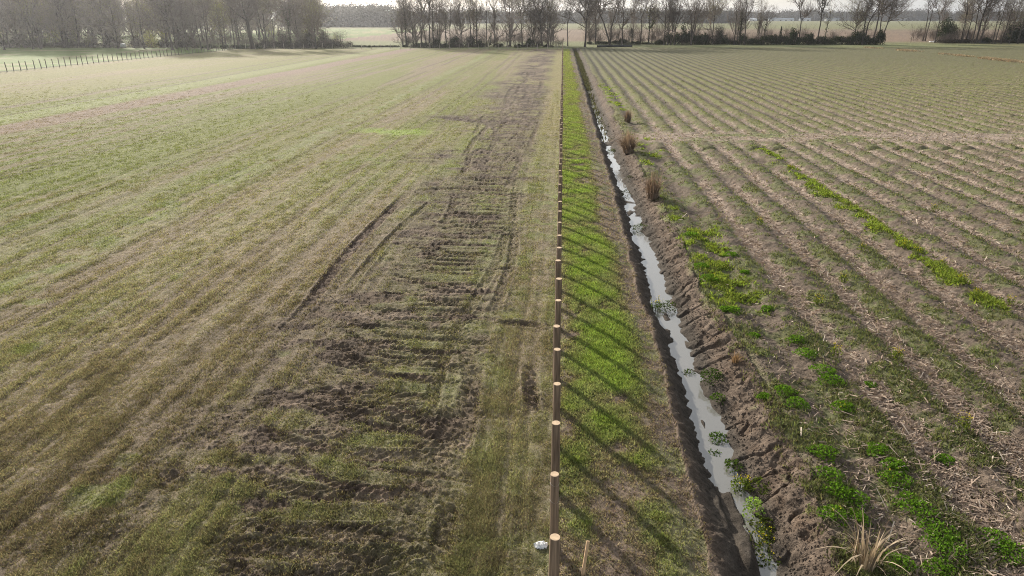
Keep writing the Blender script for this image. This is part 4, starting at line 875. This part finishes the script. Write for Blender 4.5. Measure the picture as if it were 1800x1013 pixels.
# spiky sapling
q = U(1199, 78); root = empty('sapling', (q[0], q[1], -.05), 'palm like sapling poking above the dark hedge', 'tree')
b = MB(); b.tube([(0, 0, 0), (.05, 0, 3), (0, .05, 6.6)], [.16, .12, .05], 6); b.build('trunk', M['bark'], root)
b = MB(); n = 260; a = sg.random(n)*6.28; r = sg.random(n)*1.3; b.cards(np.stack([np.cos(a)*r, np.sin(a)*r, 5.6+sg.normal(0, .8, n)-.3*r], 1), .4, rg=sg); b.build('crown', M['bush'], root)

ug = np.random.default_rng(31)
UN = [shrub_mesh(ug, 6, 6.5, 700, 9, .2, mat='bramble'), shrub_mesh(ug, 5, 8.5, 800, 10, .22, mat='spring'), shrub_mesh(ug, 7, 5.5, 800, 9, .2, mat='bramble')]
ul = ['brown twiggy thicket within the left wood', 'pale green leafing thicket within the left wood', 'wide brown thicket within the left wood']; uu_ = [False]*3
for row in range(4):
    for px in np.arange(-30, 600, 27.0):
        if px > 330 and row < 2: continue
        k = int(ug.choice([0, 1, 2, 0])); q = U(px+ug.uniform(-9, 9), 84.6-row*3.6+ug.uniform(-1, .5)); o = UN[k] if not uu_[k] else copy_tree(UN[k]); uu_[k] = True
        o.location = (q[0], q[1], -.05); o.rotation_euler.z = ug.random()*6.28; s_ = ug.uniform(.6, 1.15); o.scale = (s_, s_, s_*ug.uniform(.8, 1.2)); tag(o, ul[k], 'shrub', 'thickets in the left wood')

def brush_proto(seed, hgt, n):
    rg = np.random.default_rng(seed); root = empty('brush', (0, 0, 0), 'x', 'shrub'); B = []; S = []
    for i in range(n):
        a = rg.random()*6.28; r = 1.6*rg.random()**.5; p = np.array([math.cos(a)*r, math.sin(a)*r, -.1]); d = np.array([math.cos(a)*.25, math.sin(a)*.25, 1])+rg.normal(0, .12, 3); d /= np.linalg.norm(d)
        B.append((p, d, hgt*rg.uniform(.5, 1.1), .035, 1))
    out, tips = branches(B, 1.5, rg)
    b = MB(); V, F = tubes(np.array([x[0] for x in out[1]]), np.array([x[1] for x in out[1]]), 4); b.add(V, F); b.build('stems', M['twig'], root)
    b = MB()
    for lv in (2, 3): V, F = tubes(np.array([x[0] for x in out[lv]]), np.array([x[1] for x in out[lv]]), 3); b.add(V, F)
    b.build('twigs', M['twig'], root); return root
BR = [brush_proto(1, 4.2, 16), brush_proto(2, 5.5, 14), brush_proto(3, 3.2, 18)]; bu = [False]*3
bl = ['leafless brush among the trunks of the tree line', 'tall leafless brush among the trunks of the tree line', 'low leafless brush among the trunks of the tree line']
bg_ = np.random.default_rng(8)
for a0, a1, stp, yb in ((708, 985, 13, 82.8), (1034, 1550, 12, 78.0), (345, 600, 15, 84.6), (1655, 1805, 11, 75.6), (1612, 1650, 12, 73)):
    for px in np.arange(a0, a1, stp):
        k = int(bg_.integers(0, 3)); q = U(px+bg_.uniform(-4, 4), yb+bg_.uniform(-.7, .5)); o = BR[k] if not bu[k] else copy_tree(BR[k]); bu[k] = True
        o.location = (q[0], q[1], -.05); o.rotation_euler.z = bg_.random()*6.28; s_ = bg_.uniform(.5, 1.0); o.scale = (s_, s_, s_); tag(o, bl[k].replace('among the trunks of the tree line', zone(px)), 'shrub', 'leafless brush in the tree line')

# ------------------------------------------------------------------ far woods (each reads as one mass)
def far_wood(name, pts, lab, mat='farwood'):
    b = MB(); b2 = MB(); rg = np.random.default_rng(len(pts)+3)
    for (x, y, h, wd) in pts:
        n = 150; ncl = 6; P = []
        for i in range(ncl):
            c = np.array([rg.normal(0, wd*.25), rg.normal(0, wd*.25), h*rg.uniform(.3, .88)]); d = rg.normal(size=(n//ncl, 3)); P.append(c+d*np.array([wd*.2, wd*.2, h*.12]))
        P.append(np.stack([rg.normal(0, wd*.4, 14), rg.normal(0, wd*.4, 14), rg.random(14)*h*.35], 1)); P = np.concatenate(P)+np.array([x, y, 0]); P = P[P[:, 2] > 0]
        b.cards(P, h*.075, rg=rg); m_ = 34; b.cards(np.stack([x+rg.normal(0, wd*.3, m_), y+rg.normal(0, wd*.3, m_), h*rg.uniform(.04, .72, m_)], 1), h*.3, rg=rg); b2.tube([(x, y, -1), (x, y, h*.75)], [h*.014, h*.006], 4)
    V = np.concatenate(b.V+b2.V); nb = sum(len(v) for v in b.V)
    F = np.concatenate(b.F); F2 = np.concatenate(b2.F)+nb
    o = mesh_np(name, V, [np.concatenate([F, F2])], M[mat]); tag(o, lab, 'wood', None, 'stuff')
fr = np.random.default_rng(9)
pts = []
for px in np.arange(500, 715, 1.5):
    for k in range(4):
        q = U(px+fr.uniform(-4, 4), 47.6-k*1.6+fr.uniform(-.4, .4)); top = 14 if px < 690 else 22
        pts.append((q[0], q[1], (48-top)*depth(q)/FPX*.93*fr.uniform(.75, 1.12), 9))
far_wood('distant_woods', pts, 'hazy wood behind the far field in the wide left gap')
pts = []
for px in np.arange(690, 1840, 2.6):
    for k in range(3):
        yb = (41.2 if px < 1300 else 37.0)-k*.5
        q = U(px+fr.uniform(-3, 3), yb+fr.uniform(-.15, .15)); top = 14.5+4*float(vnoise(np.array([px*.012]), np.array([.3]), 3)[0])+(2 if px > 1300 else 0)
        pts.append((q[0], q[1], (yb-top)*depth(q)/FPX*.93*fr.uniform(.65, 1.1), 14))
far_wood('distant_woods', pts, 'long low band of blue grey trees on the horizon')

# ------------------------------------------------------------------ far buildings, poles
def building(px, pw, py, hpx, roofh, lab, roof='roofw', doors=1, dp=14):
    q = U(px, py); s = depth(q)/FPX; W, Hh, Rh = pw*s, hpx*s*.93, roofh*s*.93
    root = empty('farm_building', (q[0], q[1], -.1), lab, 'building', 'pale farm buildings on the horizon')
    b = MB(); b.box((0, 0, Hh/2), (W, dp, Hh)); b.build('wall', M['wall'], root)
    b = MB(); e = .5; V = [(-W/2-e, -dp/2-e, Hh+.02), (W/2+e, -dp/2-e, Hh+.02), (W/2+e, dp/2+e, Hh+.02), (-W/2-e, dp/2+e, Hh+.02), (-W/2-e, 0, Hh+Rh), (W/2+e, 0, Hh+Rh)]
    b.add(V, [[0, 1, 5, 4], [2, 3, 4, 5], [0, 3, 2, 1]]); b.F.append(np.array([[1, 2, 5], [3, 0, 4]])); b.build('roof', M[roof], root)
    for i in range(doors):
        b = MB(); x = (i+.5)/doors*W-W/2; b.box((x, -dp/2-.06, Hh*.36), (min(4, W/doors*.5), .12, Hh*.72)); b.build('door', M['door'], root)
B_ = [(1323, 12, 37.3, 3, 2.6, 'short white shed left of the tall cedar', 'roofw', 1), (1357, 13, 37.2, 3, 3, 'white gabled barn between the two cedars', 'roofd', 1),
      (1380, 28, 37.2, 3, 2.2, 'long low blue grey shed left of the lone bare tree', 'roofd', 3), (1414, 18, 37.2, 3.4, 2, 'long low shed right of the lone bare tree', 'roofd', 2),
      (1463, 24, 37.1, 3, 2.8, 'shed with a pale wall right of the three limbed tree', 'roofd', 2), (1503, 5, 36.2, 2.6, 1.4, 'tiny white shed behind the broad hazy tree', 'roofw', 1),
      (1584, 14, 37, 3, 2, 'pale low shed at the left of the horizon gap', 'roofw', 1), (1598, 9, 36.9, 4, 2.2, 'white gable fronted barn in the horizon gap', 'roofw', 1),
      (1612, 22, 36.6, 4.5, 3.6, 'wide blue grey warehouse in the horizon gap', 'roofd', 3), (1731, 5, 36, 3, 1.4, 'white shed behind the trees right of the stout trunk', 'roofw', 1),
      (1235, 6, 35, 1.6, .8, 'small white shed left of the humped bush', 'roofw', 1), (1248, 7, 34.8, 1.6, .8, 'white shed directly above the humped bush', 'roofw', 1), (1276, 9, 35.4, 2, .9, 'pale shed left of the ivy pillar', 'roofw', 1)]
for a in B_: building(*a)
for px, yb, top, lab, xarm in ((683, 48.5, 17, 'utility pole with a crossarm and pale insulators in the left gap', True), (697, 46, 9, 'plain tall utility pole right of the crossarm pole', False)):
    q = U(px, yb); s = depth(q)/FPX; h = (yb-top)*s*.93
    root = empty('utility_pole', (q[0], q[1], -.1), lab, 'utility pole', 'utility poles beyond the far field')
    b = MB(); b.tube([(0, 0, 0), (0, 0, h*.6), (0, 0, h)], [.36, .32, .26], 8, cap=True); b.build('pole', M['bark'], root)
    if xarm:
        b = MB(); b.box((0, -.4, h-1.2), (5.0, .3, .35)); b.build('crossarm', M['oldpost'], root)
        for x in (-2.2, -1.1, 1.1, 2.2):
            b = MB(); b.tube([(x, -.4, h-1.0), (x, -.4, h-.75), (x, -.4, h-.2)], [.22, .3, .14], 8, cap=True); b.build('insulator', M['white'], root)

# ------------------------------------------------------------------ small things
def gpt(x, y, dz=0):
    p = U(x, y)
    for _ in range(6): p = U(x, y, gz(p[0], p[1]))
    p[2] += dz; return p
# white tank by the left wood
q = U(217.5, 84.8); s = depth(q)/FPX
root = empty('water_tank', (q[0], q[1], 0), 'white tank on low skids at the edge of the left wood', 'tank')
b = MB(); L = 9.0*s; rr = .62
b.tube([(-L/2, 0, .85), (-L/2+.08, 0, .85), (-L/2+.3, 0, .85), (L/2-.3, 0, .85), (L/2-.08, 0, .85), (L/2, 0, .85)], [.25, .5, rr, rr, .5, .25], 16, cap=True); b.build('barrel', M['white'], root, False, True)
for x in (-L*.3, L*.3):
    b = MB(); b.box((x, 0, .14), (.18, 1.0, .28)); b.build('skid', M['oldpost'], root)
# white sheet right of the gap
q = U(1640, 75); s = depth(q)/FPX
b = MB(); n = 26; xs = np.linspace(-1.6, 1.6, n); yv = np.linspace(-.6, .6, 10); XX, YY = np.meshgrid(xs, yv)
ZZ = .18+.55*np.clip(1-(XX/1.6)**4, 0, 1)*np.clip(1-(YY/.6)**2, 0, 1)*(.7+.3*np.sin(XX*3.1))+.05*fbm(XX*4, YY*4, 3, 2)
ii = np.arange(XX.size).reshape(XX.shape); b.add(np.stack([XX.ravel(), YY.ravel(), ZZ.ravel()], 1), np.stack([ii[:-1, :-1], ii[:-1, 1:], ii[1:, 1:], ii[1:, :-1]], -1).reshape(-1, 4))
o = b.build('plastic_sheet', M['white'], None, False, True); o.location = (q[0], q[1], 0); o.rotation_euler.z = .06; tag(o, 'white rumpled sheet at the tip of the bramble bank right of the gap', 'plastic sheet')
# dark pipe along the foot of the trees
p0, p1 = U(1050, 83.4), U(1111, 82.8); mid = (p0+p1)/2; L = np.linalg.norm(p1-p0); an = math.atan2(p1[1]-p0[1], p1[0]-p0[0])
b = MB(); nn = 60; xs = np.linspace(-L/2, L/2, nn); b.tube(np.stack([xs, 0*xs, 0*xs+.34], 1), .34+.02*np.sin(np.arange(nn)*math.pi/1.0+.5), 14, cap=True)
o = b.build('culvert_pipe', M['black'], None, False, False); o.location = (mid[0], mid[1], 0); o.rotation_euler.z = an; tag(o, 'long black pipe lying on the ground below the leaning tree', 'pipe')
# plastic scrap
q = gpt(950, 960)
rgp = np.random.default_rng(3); b = MB(); xs = np.linspace(-.14, .14, 22); XX, YY = np.meshgrid(xs, np.linspace(-.1, .1, 16))
rr2 = (XX/.14)**2+(YY/.1)**2; ZZ = np.clip(1-rr2, 0, 1)**.5*.06+.035*np.abs(fbm(XX*26, YY*26, 9, 3)); XX = XX*(1+.2*fbm(XX*9, YY*9, 4, 2)); YY = YY*(1+.2*fbm(XX*9, YY*9, 5, 2))
ii = np.arange(XX.size).reshape(XX.shape); ok = rr2 < 1.15; F = np.stack([ii[:-1, :-1], ii[:-1, 1:], ii[1:, 1:], ii[1:, :-1]], -1).reshape(-1, 4); F = F[ok.ravel()[F].all(1)]
b.add(np.stack([XX.ravel(), YY.ravel(), ZZ.ravel()], 1), F); o = b.build('plastic_bag', M['plastic'], None, False, False); o.location = q; o.rotation_euler.z = .3; tag(o, 'crumpled white plastic scrap on the grass beside the nearest post', 'plastic bag')
# leaning stake
q = gpt(1024, 1012)
b = MB(); b.box((0, 0, .26), (.055, .028, .75)); o = b.build('wooden_stake', M['stake']); o.location = q; o.rotation_euler = (-.35, .22, .2); tag(o, 'short leaning pale wooden stake beside the nearest post', 'stake')
bpy.context.view_layer.update()

# dead grass clumps
def dead_clump(px, py, hgt, n, lab, spread=.5, col=(.24, .185, .115), wd=.011):
    q = gpt(px, py); rg = np.random.default_rng(int(px)); N = n; a = rg.random(N)*6.28; out = np.where(rg.random(N) < .45, .3*rg.random(N), rg.random(N)**.7)
    L = hgt*rg.uniform(.5, 1.2, N); M_ = 7; t = np.linspace(0, 1, M_)
    r0 = rg.random(N)**.7*.24*hgt
    rad = r0[:, None]+out[:, None]*spread*L[:, None]*(t[None]**1.8)*1.3
    zz_ = L[:, None]*(t[None]-.6*out[:, None]*t[None]**2.6)
    P = np.stack([np.cos(a)[:, None]*rad, np.sin(a)[:, None]*rad, zz_-.03], -1)
    wv = wd*hgt**.5*(1-t**2*.85)[None, :, None]*np.stack([-np.sin(a), np.cos(a), a*0], 1)[:, None]*rg.uniform(.6, 1.4, (N, 1, 1))
    V = np.stack([P-wv, P+wv], 2).reshape(-1, 3); i = np.arange(N*M_*2).reshape(N, M_, 2)
    F = np.stack([i[:, :-1, 0], i[:, :-1, 1], i[:, 1:, 1], i[:, 1:, 0]], -1).reshape(-1, 4)
    c = np.array(col)[None]*rg.uniform(.45, 1.7, (N, 1)); c = np.repeat(c, M_*2, 0)
    o = mesh_np('dead_grass_clump', V, F, M['straw'], None, c); o.location = q; return tag(o, lab, 'grass clump', 'dry grass clumps by the ditch')
dead_clump(1522, 992, 1.05, 62, 'tall dry clump with arching stalks at the bottom right', .72, (.30, .24, .17), .017)
dead_clump(1148, 348, 1.5, 300, 'dry brown grass clump on the right ditch bank, middle one', .6, (.235, .175, .13), .014)
dead_clump(1104, 268, 1.6, 620, 'wide shaggy dry grass clump on the right ditch bank', .95, (.27, .205, .15), .014)
dead_clump(1103, 214, 1.2, 300, 'farthest dry grass clump on the right ditch bank', .6, (.235, .175, .13), .014)
dead_clump(1292, 640, .42, 130, 'small tan grass tuft on the right bank edge', .4, (.30, .2, .11))
# far band of dry grass across the crop field
X = rng.uniform(0, 1, 9000); px = 1520+300*X; py = 83.5+29*X**1.1+rng.normal(0, .45, 9000)
k = rng.random(9000) < ss(-.2, .3, fbm(px*.03, py*.15, 90, 3)+.15)
pp = np.array([U(a, b_) for a, b_ in zip(px[k], py[k])]); c = np.tile(np.array([.36, .29, .19]), (len(pp), 1))*rng.uniform(.6, 1.3, (len(pp), 1))
tufts('dry_grass_band', pp[:, 0], pp[:, 1], pp[:, 2], c, .28, 6, 'band of tall dry grass crossing the far right of the crop field', 'grass', .02, .25, 'straw')

# leafy weeds, with and without yellow flowers
def weed(px, py, r, hgt, lab, n=160, col=(.07, .12, .02), flowers=0, leaf=.06, cat='weed', group=None, name='weed_plant', tall=False):
    q = gpt(px, py); rg = np.random.default_rng(int(px*7+py)); root = empty(name, (q[0], q[1], q[2]), lab, cat, group)
    a = rg.random(n)*6.28; rr = r*np.sqrt(rg.random(n))*(1+.22*np.sin(3*a+rg.random()*6)); zt = hgt*np.sqrt(np.clip(1-(rr/r)**2*.8, .05, 1))*(rg.random(n)**.5)
    P = np.stack([np.cos(a)*rr, np.sin(a)*rr, zt+.01], 1); c = np.array(col)[None]*rg.uniform(.6, 1.6, (n, 1))*np.array([1, 1, 1])[None]
    b = MB(); b.cards(P, leaf, c, rg, .25); b.build('leaves', M['leaf'], root, True)
    if flowers:
        m = flowers; a = rg.random(m)*6.28; rr = r*.8*np.sqrt(rg.random(m)); hz = hgt*rg.uniform(.9, 1.5, m); P = np.stack([np.cos(a)*rr, np.sin(a)*rr, hz], 1)
        b = MB(); Q = np.stack([P*np.array([.5, .5, 0]), P*np.array([.8, .8, .6]), P], 1); V, F = tubes(Q, np.tile([.006, .005, .004], (m, 1)), 3); b.add(V, F, (.12, .16, .04)); b.cards(np.repeat(P, 3, 0)+rg.normal(0, .015, (m*3, 3)), .032, (.52, .40, .04), rg); b.build('flower_stems', M['leaf'], root, True)
    return root
GF = 'yellow flowering weeds in the crop field'
FL = [(1387, 300, 'yellow flowering weed in the bright green row by the headland'), (1640, 372, 'small yellow weed high in the right part of the rows'), (1336, 396, 'orange yellow weed beside the second pale furrow'), (1590, 438, 'first yellow weed of the bright green row, farthest up'),
      (1612, 450, 'second yellow weed down the bright green row'), (1655, 468, 'broad yellow weed in the bright green row'), (1690, 498, 'yellow weed at the lower end of the bright green row'), (1514, 442, 'small yellow green weed left of the bright green row'),
      (1714, 524, 'thin yellow weed below the bright green row'), (1482, 497, 'faint yellow weed among grey ridges'), (1438, 536, 'green and yellow weed on the second ridge'), (1575, 632, 'bright yellow weed standing in a pale furrow'),
      (1468, 626, 'low yellow weed right of the bright clover mounds'), (1692, 752, 'large yellow flowering weed at the right'), (1775, 538, 'yellow weed near the right edge of the rows')]
for x, y, lab in FL:
    k = (y-30)/500
    weed(x, y, .2, .28, lab, 90, (.13, .155, .03), 14, .055, 'flowering weed', GF, 'flowering_weed')
GC = 'bright green leafy mounds at the near right'
CL = [(1400, 600, .3), (1418, 625, .34), (1447, 655, .34), (1460, 672, .36), (1483, 718, .3), (1325, 592, .2), (1350, 545, .25), (1530, 680, .22), (1380, 690, .28), (1400, 712, .3), (1345, 700, .2), (1545, 795, .3), (1572, 820, .26), (1577, 848, .34), (1600, 885, .3), (1622, 905, .38), (1648, 940, .38), (1665, 968, .4), (1448, 800, .32),
      (1455, 840, .34), (1470, 868, .32), (1497, 880, .34), (1465, 908, .28), (1505, 912, .24), (1748, 955, .36), (1785, 980, .36), (1660, 812, .24), (1578, 995, .3), (1288, 548, .28), (1275, 545, .2), (1310, 480, .2), (1245, 492, .36), (1232, 470, .3), (1285, 450, .3), (1215, 415, .34), (1655, 1005, .3)]
place = ['nearest the ditch', 'beside it']
for i, (x, y, r) in enumerate(CL):
    xw = gpt(x, y)[0]; rowl = 'in the line nearest the ditch' if xw < 6.6 else ('in the second line' if xw < 8.3 else 'in the third line')
    whl = 'in the foreground' if y > 900 else ('beside the nearest posts' if y > 740 else ('halfway down the picture' if y > 560 else 'highest up'))
    szl = 'large' if r >= .34 else ('middle sized' if r >= .28 else 'small')
    weed(x, y, r, r*.5, f'{szl} bright green mound {rowl}, {whl}', 420, (.085, .155, .020), 3 if i % 9 == 4 else 0, .055, 'leafy mound', GC, 'clover_mound')
GDP = 'plants growing in the ditch'
for x, y, r, hh, n, fl, col, lab in ((1154, 548, .28, .3, 160, 18, (.06, .09, .02), 'yellow flowering plant at the left edge of the ditch water'), (1174, 548, .3, .32, 160, 0, (.045, .06, .022), 'dark spiky plant beside the flowering plant in the ditch'),
      (1125, 405, .42, .25, 220, 0, (.045, .06, .02), 'dark plant mass across the ditch water'), (1210, 662, .2, .16, 90, 0, (.045, .065, .02), 'small dark rosette in the ditch water'), (1250, 672, .34, .32, 300, 0, (.04, .065, .018), 'bushy dark green plant at the foot of the right bank'),
      (1262, 706, .2, .18, 130, 0, (.05, .08, .02), 'small green plant below the bushy one in the ditch'), (1262, 775, .26, .14, 160, 0, (.05, .085, .02), 'ragged green plant in the middle of the ditch water'), (1255, 802, .2, .1, 110, 0, (.05, .08, .02), 'low green tuft left of the ditch water'),
      (1290, 822, .22, .12, 130, 0, (.05, .075, .02), 'flat green plant at the right water edge'), (1302, 862, .22, .22, 140, 20, (.09, .12, .02), 'yellow flowering plant standing in the narrow water'), (1322, 905, .2, .34, 170, 0, (.17, .24, .06), 'pale green upright grass tuft in the ditch'),
      (1340, 860, .3, .1, 160, 0, (.06, .075, .02), 'flat green mat on the right side of the narrow water'), (1345, 930, .28, .14, 180, 0, (.07, .085, .02), 'green mat at the foot of the near right bank'), (1338, 955, .3, .2, 170, 16, (.07, .085, .02), 'orange yellow flowering plant in the near ditch'),
      (1345, 985, .4, .12, 220, 8, (.05, .065, .02), 'dark low plants in the nearest ditch bottom'), (1075, 268, .35, .22, 150, 0, (.05, .07, .02), 'dark green plant left of the wide shaggy clump in the ditch'), (1106, 316, .25, .22, 100, 0, (.03, .035, .015), 'dark weed in the ditch above the middle dry clump'),
      (1100, 345, .3, .3, 120, 0, (.03, .035, .015), 'black looking weed standing in the bright water')):
    weed(x, y, r*1.1, hh*1.3, lab, int(n*1.4), col, fl, .06, 'ditch plant', GDP, 'ditch_plant')
# weeds choking the far ditch
X, Y = rng.uniform(3.2, 4.7, 5000), rng.uniform(58, 225, 5000); k = rng.random(5000) < np.clip((Y-85)/60, .10, 1)*ss(-.3, .2, fbm(X*.8, Y*.2, 91, 3)+.1+.5*(Y > 112)); X, Y = X[k], Y[k]
tufts('ditch_weeds', X, Y, np.full(len(X), -.5), np.tile(np.array([.066, .060, .036]), (len(X), 1)), .22, 6, 'dark green weeds choking the far end of the ditch', 'weeds', .02, .16)

# ------------------------------------------------------------------ air
hb = MB(); hb.box((0, 4700, 32), (20000, 9700, 70)); hz = hb.build('haze', None)
hz.location = (0, 0, 0)
hm = bpy.data.materials.new('haze'); hm.use_nodes = True; hn = hm.node_tree; hn.nodes.clear()
ho = hn.nodes.new('ShaderNodeOutputMaterial'); hv = hn.nodes.new('ShaderNodeVolumePrincipled'); hv.inputs['Density'].default_value = .00013; hv.inputs['Anisotropy'].default_value = .74; hv.inputs['Color'].default_value = (.93, .95, 1, 1)
hn.links.new(hv.outputs[0], ho.inputs['Volume']); hz.data.materials.append(hm); tag(hz, 'thin pale haze over the fields', 'haze', None, 'stuff')
